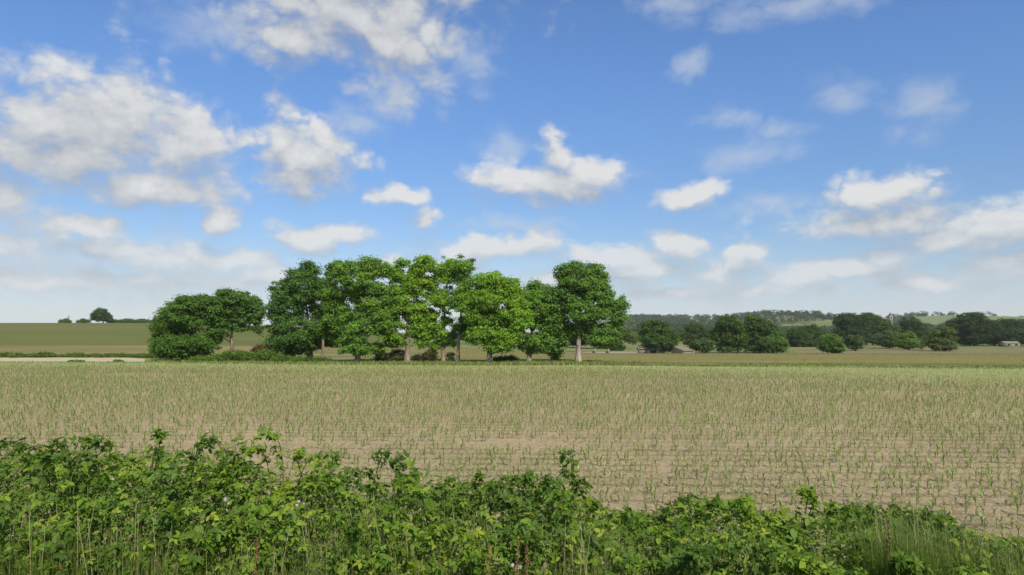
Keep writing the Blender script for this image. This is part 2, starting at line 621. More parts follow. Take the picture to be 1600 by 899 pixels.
    for i in order[:lim]:
        c = C[i]
        A = np.array(nodes)
        dd = np.linalg.norm(A - c, axis=1) + np.maximum(0, A[:, 2] - c[2] + 0.3) * 1.5
        j = int(np.argmin(dd))
        d = c - nodes[j]
        m1 = nodes[j] + d * 0.5 + np.array([rng.normal(0, .1), rng.normal(0, .1), 0.12 * np.linalg.norm(d) * 0.5])
        nodes.append(m1)
        par.append(j)
        nodes.append(c)
        par.append(len(nodes) - 2)
    cnt = np.ones(len(nodes))
    for i in range(len(nodes) - 1, -1, -1):
        if par[i] >= 0:
            cnt[par[i]] += cnt[i]
    limbs = {}
    own = list(range(len(nodes)))
    for i in range(len(nodes)):
        if par[i] >= 0:
            own[i] = i if par[par[i]] < 0 else own[par[i]]
            T = limbs.setdefault(own[i] if len(C) > 40 and Y < 100 and trunk else -1, Tubes())
            r1 = min(trunk_r * 0.055 * cnt[i] ** 0.5 + 0.012, trunk_r * 0.5)
            r0 = min(trunk_r * 0.055 * cnt[par[i]] ** 0.5 + 0.012, r1 * 1.6)
            T.add([nodes[par[i]], (nodes[par[i]] + nodes[i]) / 2 + rng.normal(0, 0.03, 3), nodes[i]], [r0, (r0 + r1) / 2, r1], 4)
    for k_, T in limbs.items():
        o = link('limb' if k_ >= 0 else 'branches', T.mesh('limb'), bark, root)
        if k_ < 0:
            o['kind'] = 'stuff'
    return root


def base_at(px, Y):
    x = (px - 800) / F * Y
    return (x, Y, hz(x, Y))


DARK = (0.045, 0.088, 0.016)
MIDG = (0.062, 0.118, 0.018)
BRIT = (0.088, 0.158, 0.020)
OAKS = 'line of trees along the far edge of the maize field'
tree('oak_tree', 'dark spreading oak at the left end of the row, foliage hanging to the ground', 'tree', base_at(302, 83),
     [(300, 490, 36, 32), (270, 510, 33, 32), (256, 533, 20, 24), (320, 478, 25, 19), (300, 540, 45, 22), (335, 512, 18, 30), (275, 548, 30, 12)],
     DARK, 83, 0.40, 0.85, 1.0, group=OAKS, limb_top=0.5)
tree('oak_tree', 'small open oak with a bare leaning trunk, second from the left of the row', 'tree', base_at(367, 85),
     [(362, 474, 34, 22), (347, 498, 20, 20), (385, 476, 24, 16), (401, 488, 13, 20), (376, 508, 18, 12), (337, 520, 12, 20), (403, 508, 8, 12), (392, 496, 14, 10), (362, 496, 18, 10)],
     (0.052, 0.10, 0.024), 85, 0.34, 0.75, 1.1, group=OAKS, gap=0.12, tip=(-0.9, 0), limb_top=0.7)
tree('oak_tree', 'broad dark oak with a rounded crown reaching down to the bramble bank', 'tree', base_at(486, 82),
     [(480, 447, 34, 36), (452, 480, 32, 36), (437, 520, 20, 30), (472, 524, 38, 30), (502, 470, 22, 38), (445, 462, 22, 28), (500, 530, 20, 20), (455, 545, 25, 12)],
     (0.048, 0.094, 0.022), 82, 0.45, 0.88, 1.0, group=OAKS, gap=0.08)
tree('oak_tree', 'slender tree with a thin straight trunk beside the broad dark oak', 'tree', base_at(505, 79),
     [(523, 428, 16, 20), (520, 468, 17, 24), (510, 508, 15, 24), (528, 530, 13, 11)],
     MIDG, 79, 0.22, 0.72, 0.9, group=OAKS, gap=0.2, limb_top=0.75)
tree('oak_tree', 'tall green oak with low drooping boughs and short pale trunk, left of the centre', 'tree', base_at(560, 77.5),
     [(560, 430, 30, 30), (546, 470, 24, 32), (580, 468, 28, 32), (560, 510, 29, 28), (552, 540, 24, 18), (595, 505, 20, 26), (578, 545, 24, 13), (585, 420, 24, 20), (530, 498, 20, 24), (606, 470, 18, 26)],
     (0.074, 0.136, 0.024), 77.5, 0.36, 0.85, 0.95, group=OAKS, gap=0.16, young=0.1)
tree('oak_tree', 'tallest bright green tree in the middle of the row with a reddish trunk', 'tree', base_at(637, 79),
     [(628, 424, 28, 26), (652, 448, 28, 28), (620, 470, 26, 30), (645, 488, 32, 22), (620, 518, 20, 20), (655, 514, 18, 14), (666, 418, 20, 18), (682, 470, 16, 14), (600, 500, 22, 28), (664, 500, 18, 22), (616, 535, 18, 12), (656, 532, 16, 11)],
     BRIT, 79, 0.38, 0.80, 0.9, group=OAKS, gap=0.36, limb_top=0.72, young=0.2)
tree('oak_tree', 'airy bright tree on a flared pale trunk, sky showing through its crown', 'tree', base_at(693, 80),
     [(698, 425, 24, 24), (690, 465, 22, 20), (688, 500, 18, 20), (698, 528, 20, 17), (672, 445, 14, 14), (676, 512, 16, 20), (684, 540, 14, 9)],
     BRIT, 80, 0.30, 0.78, 0.85, group=OAKS, gap=0.36, limb_top=0.72, young=0.1)
tree('oak_tree', 'narrow tree with a long straight pale trunk right of the airy tree', 'tree', base_at(716, 78.5),
     [(724, 420, 15, 20), (724, 450, 17, 20), (720, 475, 18, 16), (727, 505, 20, 20), (736, 524, 16, 13), (738, 480, 16, 20), (745, 510, 16, 18)],
     (0.078, 0.145, 0.026), 78.5, 0.24, 0.74, 0.9, group=OAKS, gap=0.18, limb_top=0.78, bark=M_bark_pale)
tree('oak_tree', 'low bright green oak with layered boughs and a short thick trunk', 'tree', base_at(765, 76.5),
     [(764, 440, 23, 18), (758, 468, 31, 18), (788, 450, 28, 20), (775, 500, 36, 24), (758, 525, 28, 17), (790, 528, 24, 16), (800, 470, 18, 18), (735, 490, 20, 22), (745, 525, 16, 14), (812, 500, 18, 24), (743, 462, 16, 18), (778, 543, 24, 9)],
     BRIT, 76.5, 0.42, 0.84, 1.0, group=OAKS, gap=0.12, young=0.1)
tree('oak_tree', 'bushy green tree hiding its own trunk, left of the pale trunked oak', 'tree', base_at(826, 79),
     [(842, 460, 26, 22), (820, 490, 20, 26), (850, 500, 26, 24), (845, 535, 24, 19), (825, 545, 16, 13), (864, 545, 11, 11), (872, 480, 18, 28), (835, 478, 32, 26), (808, 500, 20, 26), (802, 520, 15, 20), (868, 505, 22, 26), (870, 520, 16, 18)],
     (0.075, 0.138, 0.025), 79, 0.36, 0.84, 1.05, group=OAKS, gap=0.05)
tree('oak_tree', 'large oak with a stout pale trunk at the right end of the row', 'tree', base_at(903, 78),
     [(900, 436, 30, 30), (926, 440, 26, 30), (880, 468, 28, 24), (948, 478, 24, 18), (970, 478, 13, 13), (915, 488, 36, 22), (945, 518, 28, 14), (886, 520, 20, 14), (930, 460, 28, 26), (880, 428, 13, 13), (864, 462, 18, 18), (862, 498, 18, 22), (905, 515, 22, 14), (968, 500, 14, 12), (872, 538, 15, 12), (938, 533, 26, 10)],
     (0.064, 0.120, 0.026), 78, 0.42, 0.80, 1.0, group=OAKS, gap=0.14, bark=M_bark_pale, limb_top=0.66)


def bush(name, label, cat, px, Y, lobes, col, clump=0.5, leaf=0.10, per=90, group=None, dens=1.0, gap=0.0):
    return tree(name, label, cat, base_at(px, Y), lobes, col, Y, 0.07, clump, dens, leaf, per, trunk=False, group=group, gap=gap, depth=0.9)


UND = 'undergrowth beneath the row of trees'
bush('bramble_bank', 'low green bramble mound in front of the dark oak at the left end', 'bramble', 325, 79.5, [(322, 563, 26, 7), (345, 560, 20, 8)], (0.075, 0.135, 0.026), group=UND)
bush('bramble_bank', 'low green bramble mound under the small open oak', 'bramble', 380, 79.5, [(368, 558, 24, 11), (395, 559, 20, 10)], (0.068, 0.125, 0.024), group=UND)
bush('bramble_bank', 'low green bramble mound in front of the broad dark oak', 'bramble', 425, 79, [(420, 557, 22, 11), (445, 562, 20, 8)], (0.07, 0.128, 0.026), group=UND)
bush('bramble_bank', 'thin strip of bramble at the foot of the slender trunk', 'bramble', 490, 78, [(475, 564, 22, 6), (503, 564, 18, 6)], (0.06, 0.105, 0.024), group=UND)
bush('scrub_bush', 'brownish scrub bush between the small open oak and the broad oak', 'bush', 412, 83, [(412, 547, 18, 11)], (0.085, 0.075, 0.032), group=UND)
bush('scrub_bush', 'dark scrub left of the reddish trunk, under the tallest tree', 'bush', 612, 80, [(600, 559, 15, 9), (622, 556, 16, 11)], (0.062, 0.075, 0.026), group=UND)
bush('scrub_bush', 'dark scrub between the reddish trunk and the flared pale trunk', 'bush', 665, 80, [(652, 560, 10, 7), (672, 556, 14, 10)], (0.060, 0.070, 0.026), group=UND)
bush('scrub_bush', 'small dark bush between the two pale trunks', 'bush', 704, 80, [(704, 557, 8, 11)], (0.05, 0.078, 0.024), group=UND)
bush('scrub_bush', 'dark low scrub right of the short thick trunk', 'bush', 795, 81, [(790, 562, 20, 6)], (0.05, 0.068, 0.022), group=UND)
bush('scrub_bush', 'small light bush beneath the bushy tree by the pale trunked oak', 'bush', 868, 80, [(868, 556, 10, 10)], (0.08, 0.13, 0.03), group=UND)
bush('scrub_bush', 'tiny weed tuft on the bare strip, left one of two', 'bush', 118, 80, [(118, 568.5, 12, 3)], (0.07, 0.115, 0.026), 0.25, 0.09, 60)
bush('scrub_bush', 'tiny weed tuft on the bare strip, right one of two', 'bush', 184, 80, [(184, 568, 8, 2.5)], (0.07, 0.115, 0.026), 0.25, 0.09, 60)

# low field hedge beyond the bare strip on the left, in three stretches
for k, (a, b, t) in enumerate(((-330, -40, 'outermost stretch, mostly left of the view'), (-36, 118, 'left stretch below the hill field'), (122, 268, 'right stretch running up to the dark oak'))):
    n = max(2, int((b - a) / 26))
    lob = [(a + (i + 0.5) * (b - a) / n + random.uniform(-3, 3), 556 + random.uniform(-1, 1), (b - a) / n * 0.62, 4.6) for i in range(n)]
    bush('field_hedge', 'low dark hedge at the hill foot, ' + t, 'hedge', (a + b) / 2, 97, lob, (0.062, 0.110, 0.026), 0.45, 0.11, 70, 'low hedge below the hill field')

# trees to the right, beyond the meadow
FARG = 'trees beyond the meadow'


def fartree(name, label, px, Y, lobes, col, clump=1.25, per=90, leaf=0.24, gap=0.04, tr=0.35, dens=1.0, grp=FARG, cat='tree'):
    bp = base_at(px, Y)
    by_ = 522 + (CAMZ - bp[2]) * F / Y
    rx0 = max(l[2] for l in lobes)
    if grp == FARG:
        lobes = lobes + [(px, by_ - 7, rx0 * 0.8, 6)]
    return tree(name, label, cat, bp, lobes, col, Y, tr, clump, dens, leaf, per, group=grp, gap=gap, limb_top=0.6)


fartree('round_tree', 'dark round-crowned tree standing alone above the low farm buildings', 1028, 178, [(1026, 515, 26, 17), (1024, 532, 29, 14), (1045, 530, 16, 14)], (0.045, 0.082, 0.024))
fartree('dome_bush', 'dark dome-shaped bush seen below the right end oak', 963, 172, [(963, 541, 14, 9)], (0.042, 0.075, 0.022), 0.8, 100, 0.18, cat='bush')
fartree('hedge_tree', 'pale olive trees massed behind the right end oak', 945, 230, [(930, 520, 28, 16), (965, 522, 24, 14), (985, 528, 14, 10)], (0.08, 0.115, 0.045))
fartree('hedge_tree', 'leaning dark tree behind the farm, left of the tall pair', 1084, 235, [(1084, 514, 15, 10), (1076, 528, 18, 10), (1104, 522, 14, 14)], (0.045, 0.072, 0.026), gap=0.12)
fartree('field_tree', 'tall full tree, left one of the pair in the middle of the meadow edge', 1138, 181, [(1138, 506, 20, 15), (1135, 525, 24, 18), (1150, 530, 24, 18)], (0.048, 0.085, 0.024))
fartree('field_tree', 'tall full tree, right one of the pair in the middle of the meadow edge', 1186, 183, [(1178, 508, 20, 15), (1196, 518, 24, 18), (1180, 532, 28, 16), (1212, 528, 14, 16)], (0.048, 0.084, 0.025))
fartree('shrub', 'lighter low shrub in front of the right tree of the pair', 1206, 176, [(1206, 537, 24, 12)], (0.06, 0.10, 0.03), 0.9, 90, 0.2, cat='bush')
fartree('shrub', 'low olive shrub beside the pale shed, left of the pair of trees', 1100, 177, [(1098, 538, 18, 10)], (0.055, 0.085, 0.03), 0.9, 90, 0.2, cat='bush')
for k, (px, cy, rx, ry, t) in enumerate(((1243, 527, 22, 15, 'left'), (1272, 524, 20, 17, 'right'))):
    fartree('hedge_tree', 'dark tree below the distant houses, the %s of two' % t, px, 270, [(px, cy, rx, ry), (px + 8, cy + 8, rx, ry * 0.7)], (0.04, 0.066, 0.026))
fartree('round_bush', 'small round bright green tree standing forward in the meadow', 1299, 172, [(1299, 536, 18, 15), (1301, 543, 20, 9)], (0.068, 0.125, 0.03), 0.9, 110, 0.19)
fartree('shrub', 'small dull shrub right of the round bright tree', 1334, 205, [(1334, 533, 14, 10)], (0.055, 0.085, 0.034), 0.9, 90, 0.2, cat='bush')
fartree('dark_tree', 'massive dark tree on the skyline, left of the distant tower', 1328, 300, [(1320, 502, 20, 14), (1338, 508, 26, 18), (1325, 524, 28, 18)], (0.036, 0.058, 0.026))
fartree('dark_tree', 'dark tree just left of the distant tower', 1362, 305, [(1358, 500, 18, 12), (1368, 514, 20, 20)], (0.036, 0.06, 0.026))
fartree('hedge_tree', 'dull olive tree right below the distant tower', 1388, 240, [(1390, 515, 16, 15), (1384, 530, 22, 14)], (0.062, 0.09, 0.038))
fartree('hedge_tree', 'bright green small tree in front of the olive tree', 1418, 215, [(1418, 526, 12, 10), (1416, 537, 16, 8)], (0.075, 0.125, 0.03), 0.9, 100, 0.2)
fartree('hedge_tree', 'dull bush between the bright small tree and the yellowish tree', 1438, 225, [(1438, 535, 13, 9)], (0.06, 0.085, 0.036), 0.9, 90, 0.2, cat='bush')
fartree('dark_tree', 'dark tree behind the bright small tree, right of the tower', 1428, 320, [(1422, 506, 16, 11), (1432, 520, 26, 16)], (0.04, 0.066, 0.028))
fartree('willow_tree', 'broad tree with yellowish top standing forward at the meadow edge', 1474, 200, [(1474, 519, 18, 9), (1474, 534, 24, 12)], (0.072, 0.098, 0.036), 1.0, 110, 0.21)
fartree('dark_tree', 'large very dark tree, highest of the group at the right', 1518, 290, [(1516, 497, 20, 10), (1500, 508, 24, 12), (1530, 515, 30, 18), (1518, 528, 30, 12)], (0.034, 0.055, 0.026))
fartree('dark_tree', 'very dark tree cut by the right edge of the view', 1582, 290, [(1582, 510, 24, 13), (1575, 525, 30, 14), (1612, 515, 24, 18)], (0.034, 0.056, 0.026))
fartree('dark_tree', 'dark tree in the gap between the two very dark trees at the right', 1552, 300, [(1552, 513, 18, 14), (1552, 528, 18, 10)], (0.034, 0.057, 0.026))
fartree('dark_tree', 'dark tree beyond the right edge of the view', 1680, 285, [(1670, 505, 34, 16), (1690, 525, 44, 18)], (0.036, 0.058, 0.026))
fartree('dark_tree', 'dark tree behind the right end oak near the foot of the trunk', 880, 240, [(870, 528, 26, 12), (905, 530, 24, 10)], (0.04, 0.066, 0.026))
fartree('hedge_tree', 'dark trees seen between trunks behind the low bright oak', 760, 250, [(740, 530, 24, 12), (785, 530, 30, 12), (820, 530, 20, 12)], (0.04, 0.066, 0.028))
fartree('hedge_tree', 'grey green trees closing the view left of the round tree', 992, 400, [(992, 521, 18, 10), (1010, 522, 16, 9)], (0.06, 0.082, 0.042))

# skyline of the hill on the left
SK = 'trees and bushes on the left skyline'
fartree('skyline_tree', 'lone leaning tree standing on the left skyline', 162, 385, [(159, 490, 13, 9), (151, 495, 9, 7), (170, 498, 6, 7), (160, 498, 9, 5)], (0.045, 0.075, 0.03), 1.2, 80, 0.28, grp=SK, gap=0.1, tr=0.4)
for px, rx, ry, t in ((101, 9, 4.2, 'leftmost dome-shaped bush on the left skyline'), (130, 9, 4.0, 'second dome-shaped bush on the left skyline, left of the lone tree'),
                      (200, 12, 4.0, 'flat bush on the skyline right of the lone tree'), (222, 13, 3.6, 'flat bush on the skyline beside the two poles'), (246, 12, 3.4, 'flat bush on the skyline touching the dark oak'), (178, 7, 3.2, 'smallest bush on the skyline at the foot of the lone tree')):
    bush('skyline_bush', t, 'bush', px, 388, [(px, 504.2 - ry * 0.3, rx, ry * 1.2)], (0.062, 0.095, 0.04), 1.0, 0.3, 80, SK)

# wooded ridge far away: crowns merge into one mass
P = []
for k in range(3600):
    px = rng.uniform(960, 1900)
    Y = rng.uniform(520, 1750)
    x = (px - 800) / F * Y
    s = math.sin(x * 0.02 + 1.3) + math.sin(Y * 0.013 + x * 0.004) + rng.normal(0, 0.5)
    if 1175 < px < 1330 and 890 < Y < 1020 or 1420 < px < 1720 and 1140 < Y < 1430:
        continue
    if s > -0.75 or (1120 < px < 1330 and Y < 1300):
        P.append((x, Y, hz(x, Y), rng.uniform(3.5, 7.5)))
P = np.array(P)
k = 60
d = unit(rng.normal(size=(len(P), k, 3)) + np.array([0, -0.2, 0.5]))
q = P[:, None, :3] + d * P[:, None, 3:4] * np.array([1, 1, 0.9]) * rng.uniform(0.6, 1.05, size=(len(P), k, 1)) + np.array([0, 0, 1]) * P[:, None, 3:4] * 0.8
v, f = leaf_quads(q.reshape(-1, 3), unit(d.reshape(-1, 3) + rng.normal(size=(len(P) * k, 3)) * 0.3), rng.uniform(0.9, 1.8, len(P) * k))
tone = np.repeat(rng.uniform(0.7, 1.35, len(P)), k)[:, None] * np.array([[0.048, 0.074, 0.034]])
ridge_wood = link('far_woodland', np_mesh('far_woodland', v, f, np.repeat(tone, 3, 0)), M_leaf)
tag(ridge_wood, 'far wooded ridge of merging dark green crowns on the right skyline', 'woodland', kind='stuff')

# ------------------------------------------------------------------ buildings, poles
M_wall = plain_material('pale_render', (0.50, 0.47, 0.42))
M_conc = plain_material('weathered_concrete', (0.21, 0.185, 0.145))
M_white = plain_material('white_render', (0.72, 0.72, 0.70))
M_roof = surf_material('mossy_roof', (0.15, 0.13, 0.09), (0.21, 0.18, 0.12), 2, 0.9, 0.01, 10)
M_slate = plain_material('slate', (0.12, 0.12, 0.13))
M_dark = plain_material('dark_opening', (0.02, 0.02, 0.022))
M_wood = surf_material('grey_wood', (0.16, 0.14, 0.12), (0.26, 0.24, 0.21), 4, 0.9, stretch=(1, 1, 0.2))


def prism(name, w_, d_, h, rise, ov=0.25):
    """pitched roof, ridge along x"""
    a, b = w_ / 2 + ov, d_ / 2 + ov
    v = [(-a, -b, h), (a, -b, h), (a, b, h), (-a, b, h), (-a, 0, h + rise), (a, 0, h + rise)]
    me = bpy.data.meshes.new(name)
    me.from_pydata(v, [], [(0, 1, 5, 4), (2, 3, 4, 5), (1, 2, 5), (3, 0, 4), (3, 2, 1, 0)])
    return me


def cottage(label, px, Y, w_, d_, h, rise, wall, roof, rot=0.0, chim=True, name='cottage', z=None):
    b = base_at(px, Y)
    r = empty(name, (b[0], b[1], b[2] if z is None else z), label, 'house')
    r.rotation_euler.z = rot
    link('wall', box_mesh('wall', -w_ / 2, w_ / 2, -d_ / 2, d_ / 2, -0.4, h), wall, r)
    rf = link('roof', prism('roof', w_, d_, h + 0.003, rise), roof, r)
    if chim:
        link('chimney', box_mesh('chimney', w_ * 0.32, w_ * 0.32 + 0.7, -0.35, 0.35, h + rise * 0.5, h + rise + 0.9), wall, rf)
    n = max(2, int(w_ / 3))
    for i in range(n):
        x = -w_ / 2 + (i + 0.5) * w_ / n
        wn = link('window', box_mesh('window', x - 0.5, x + 0.5, -d_ / 2 - 0.06, -d_ / 2 + 0.1, h * 0.45, h * 0.85), M_dark, r)
        link('sill', box_mesh('sill', x - 0.6, x + 0.6, -d_ / 2 - 0.14, -d_ / 2 - 0.063, h * 0.45 - 0.12, h * 0.45 - 0.01), wall, wn)
    return r


cottage('pale distant house on the wooded slope, left of two', 1226, 640, 17, 7, 4.2, 3.0, M_white, M_slate, 0.1)
cottage('smaller pale distant house on the wooded slope, right of two', 1247, 650, 8, 6, 3.8, 2.6, M_white, M_slate, -0.1)
cottage('white distant gable showing above the trees at the right', 1494, 420, 5, 5, 9.6, 2.4, M_wall, M_slate, 0.2)
cottage('white low house half hidden under the dark trees at far right', 1574, 275, 6.0, 4, 1.3, 0.9, M_conc, M_roof, 0.0, False)
# tower on the skyline
b = base_at(1391, 520)
tw = empty('church_tower', b, 'small grey distant tower with a short spire above the dark trees', 'tower')
hh = at(1391, 494, 520).z - b[2]
link('tower_wall', box_mesh('tower_wall', -1.1, 1.1, -1.1, 1.1, -0.5, hh), M_conc, tw)
me = bpy.data.meshes.new('spire')
me.from_pydata([(-1.2, -1.2, hh + .004), (1.2, -1.2, hh + .004), (1.2, 1.2, hh + .004), (-1.2, 1.2, hh + .004), (0, 0, hh + 3.2)], [], [(0, 1, 4), (1, 2, 4), (2, 3, 4), (3, 0, 4), (3, 2, 1, 0)])
link('spire', me, M_slate, tw)
link('belfry_window', box_mesh('belfry_window', -0.35, 0.35, -1.2, -1.0, hh - 2.4, hh - 0.8), M_dark, tw)

# low farm buildings at the meadow edge
b = base_at(1066, 174)
sh = empty('farm_shed', b, 'low shed with sloping mossy roof and pale end wall below the round tree', 'shed')
sh.rotation_euler.z = 0.5
sh.scale = (0.8, 0.8, 0.8)
link('front_wall', box_mesh('front_wall', -2.1, 2.1, -2.6, -2.4, -0.3, 0.9), M_conc, sh)
link('back_wall', box_mesh('back_wall', -2.1, 2.1, 2.4, 2.6, -0.3, 2.2), M_conc, sh)
for nm, s, mt in (('end_wall', 2.103, M_wall), ('end_wall', -2.253, M_conc)):
    me = bpy.data.meshes.new(nm)
    vv = [(s, -2.6, -0.3), (s, 2.6, -0.3), (s, 2.6, 2.25), (s, -2.6, 0.95)]
    vv += [(x + 0.15, y, z) for x, y, z in vv]
    me.from_pydata(vv, [], [(0, 1, 2, 3), (7, 6, 5, 4), (0, 4, 5, 1), (1, 5, 6, 2), (2, 6, 7, 3), (3, 7, 4, 0)])
    link(nm, me, mt, sh)
me = bpy.data.meshes.new('roof')
vv = [(-2.2, -2.9, 0.86), (2.09, -2.9, 0.86), (2.09, 2.8, 2.29), (-2.2, 2.8, 2.29)]
vv += [(x, y, z + 0.12) for x, y, z in vv]
me.from_pydata(vv, [], [(3, 2, 1, 0), (4, 5, 6, 7), (0, 1, 5, 4), (1, 2, 6, 5), (2, 3, 7, 6), (3, 0, 4, 7)])
link('roof', me, M_roof, sh)
b = base_at(1014, 176)
b = (b[0], b[1], b[2] - 0.35)
by = empty('farm_byre', b, 'low brown byre with a dark doorway under the round tree', 'shed')
link('wall', box_mesh('wall', -3.0, 2.6, -1.5, 1.5, -0.3, 1.5), M_conc, by)
link('roof', prism('roof', 5.6, 3.0, 1.504, 0.5, 0.3), M_roof, by)
link('doorway', box_mesh('doorway', -0.2, 1.6, -1.56, -1.3, -0.2, 1.15), M_dark, by)
link('door_post', box_mesh('door_post', 1.62, 1.85, -1.62, -1.505, -0.2, 1.3), M_wall, by)
link('door_post', box_mesh('door_post', -0.45, -0.22, -1.62, -1.505, -0.2, 1.3), M_wall, by)
for px, t in ((929, 'left'), (950, 'right')):
    b = base_at(px, 168)
    po = empty('gate_post', b, 'short pale post in the meadow below the right end oak, the %s of two' % t, 'post')
    link('post', box_mesh('post', -0.15, 0.15, -0.15, 0.15, -0.2, 1.2), M_conc, po)
    link('cap', box_mesh('cap', -0.2, 0.2, -0.2, 0.2, 1.203, 1.28), M_conc, po)
b = base_at(940, 169)
wl = empty('meadow_wall', b, 'low grey wall across the meadow below the right end oak', 'wall')
link('wall', box_mesh('wall', -9, 9, -0.2, 0.2, -0.3, 0.55), M_conc, wl)
link('coping', box_mesh('coping', -9.05, 9.05, -0.26, 0.26, 0.553, 0.64), M_conc, wl)


def pole(label, px, Y, top, arms=True):
    b = base_at(px, Y)
    h = at(px, top, Y).z - b[2]
    r = empty('utility_pole', b, label, 'pole', 'poles on the left skyline')
    T = Tubes()
    T.add([(0, 0, -0.3), (0, 0, h * 0.5), (0, 0, h)], [0.22, 0.19, 0.15], 8)
    link('post', T.mesh('post'), M_wood, r)
    if arms:
        link('crossarm', box_mesh('crossarm', -0.9, 0.9, -0.08, 0.08, h - 0.9, h - 0.7), M_wood, r)
        for x in (-0.75, 0.0, 0.75):
            T = Tubes()
            T.add([(x, 0, h - 0.697), (x, 0, h - 0.45)], [0.06, 0.04], 6)
            link('insulator', T.mesh('insulator'), M_white, r)


pole('thin pole above the leftmost skyline bush', 108, 392, 493)
pole('thin pole on the left skyline, shorter one of the pair by the oak', 233, 392, 497)
pole('pole with crossarm on the left skyline, nearer the dark oak', 241, 390, 494)


# ------------------------------------------------------------------ maize
def maize_mesh(seed, h, pale=1.0):
    r = np.random.default_rng(seed)
    V, Fc, Cc = [], [], []

    def strip(pts, wid, col):
        b0 = len(V)
        for (p, sd), ww in zip(pts, wid):
            V.append(p - sd * ww)
            V.append(p + sd * ww)
            Cc.extend([col, col])
        for i in range(len(pts) - 1):
            Fc.append((b0 + 2 * i, b0 + 2 * i + 1, b0 + 2 * i + 3, b0 + 2 * i + 2))
    base = np.array([0.185, 0.24, 0.066]) * np.array([1 + 0.72 * pale, 1 + 0.60 * pale, 1 + 1.5 * pale])  # pale lifts the leaf colour to imitate sheen
    # stem: two crossed strips
    for a in (0.3, 1.87):
        sd = np.array([math.cos(a), math.sin(a), 0])
        strip([(np.array([0, 0, -0.02]), sd), (np.array([0.0, 0.0, h * 0.55]), sd)], [0.007, 0.004], base * 1.1)
    n = 6
    a0 = r.uniform(0, 6.28)
    for i in range(n):
        a = a0 + (i % 2) * math.pi + r.normal(0, 0.45)
        d = np.array([math.cos(a), math.sin(a), 0])
        sd = np.array([-math.sin(a), math.cos(a), 0])
        z0 = h * (0.10 + 0.42 * i / n)
        ln = h * r.uniform(0.9, 1.35) * (0.7 + 0.3 * math.sin(math.pi * (i + 1) / (n + 1)))
        up = r.uniform(0.75, 1.15) if i < n - 2 else r.uniform(1.15, 1.45)
        pts, p, th = [], np.array([0, 0, z0]), up
        for s in range(5):
            pts.append((p.copy(), sd))
            p = p + (d * math.cos(th) + np.array([0, 0, math.sin(th)])) * ln / 4
            th -= r.uniform(0.30, 0.62)
        strip(pts, np.array([0.004, 0.009, 0.009, 0.006, 0.001]) * r.uniform(0.85, 1.2), base * r.uniform(0.75, 1.35) * np.array([r.uniform(0.9, 1.25), 1, 1]))
    return np_mesh('maize_plant', np.array(V), np.array(Fc), np.array(Cc), True)


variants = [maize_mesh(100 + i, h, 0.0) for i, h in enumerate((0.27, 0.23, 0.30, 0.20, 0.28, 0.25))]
variants += [maize_mesh(140 + i, h, 1.0) for i, h in enumerate((0.29, 0.26, 0.31))]   # far-edge plants, grazing leaf sheen put into a paler leaf colour
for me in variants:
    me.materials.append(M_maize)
ROW, STEP, TILT = 0.75, 0.13, R(-2.2)
ct, st = math.cos(TILT), math.sin(TILT)
uu = np.arange(-115, 115, STEP)
vv = np.arange(4, 108, ROW)
U, Vv = np.meshgrid(uu, vv)
U = U + rng.normal(0, 0.03, U.shape)
Vv = Vv + rng.normal(0, 0.055, U.shape)
mx_, my_ = (U * ct - Vv * st).ravel(), (U * st + Vv * ct).ravel()
pxp = 800 + F * mx_ / np.maximum(my_, 1)
far_lim = np.array([FAR(p) for p in np.linspace(-500, 2100, 600)])
fl = np.interp(pxp, np.linspace(-500, 2100, 600), far_lim)
ok = (my_ > 8.8) & (my_ < fl - np.interp(pxp, [600, 780, 1080, 1250], [1.2, 3.2, 3.2, 1.0])) & (np.abs(pxp - 800) < 1150) & (rng.random(len(mx_)) > 0.10)
mx_, my_, pxp = mx_[ok], my_[ok], pxp[ok]
rowf = np.sin(np.floor(my_ / ROW) * 12.9898) * 43758.5453
rowf = rowf - np.floor(rowf)
patch = np.where(rowf < 0.10, -0.6, 0.0) + vnoise(np.stack([mx_, my_, my_ * 0], -1), 0.35, 21) + rng.normal(0, 0.5, len(mx_))
ok = patch > -1.15
mx_, my_, pxp = mx_[ok], my_[ok], pxp[ok]
msc = np.clip(rng.normal(1.0, 0.17, len(mx_)), 0.55, 1.4)
mrot = rng.uniform(0, 6.28, len(mx_))
mvar = rng.integers(0, 6, len(mx_))
far_sheen = (my_ - np.interp(pxp, np.linspace(-500, 2100, 600), far_lim) + np.interp(pxp, [200, 900, 1600], [16, 16, 26])) / 14
mvar = np.where(rng.random(len(mx_)) < far_sheen, rng.integers(6, 9, len(mx_)), mvar)  # rows near the far edge take the variants with painted sheen
HT = curve([(-400, 690), (0, 705), (170, 722), (300, 715), (440, 730), (560, 745), (700, 770), (830, 760), (930, 785), (1050, 815), (1180, 805), (1300, 815), (1450, 822), (1530, 850), (1600, 868), (2000, 880)])
pyp = 522 + CAMZ * F / my_
vis = (pxp > 5) & (pxp < 1595) & (pyp < np.array([HT(p) for p in pxp]))
cand = np.where(vis)[0]
near = cand[np.argsort(my_[cand])][:300]
far_mask = np.ones(len(mx_), bool)
far_mask[near] = False
MAIZE_AT = [470, 690, 815, 950, 1075, 1230, 1345, 1490]
MAIZE_SPOTS = ['behind the left half of the hedge', 'behind the dark arching cane', 'behind the bright yellow green shoot tips', 'behind the tall isolated shoot',
               'behind the dip in the hedge', 'behind the rounded bramble clump', 'behind the ragged brownish shoot', 'behind the soft grass tussock', 'behind the sparse right end of the hedge']
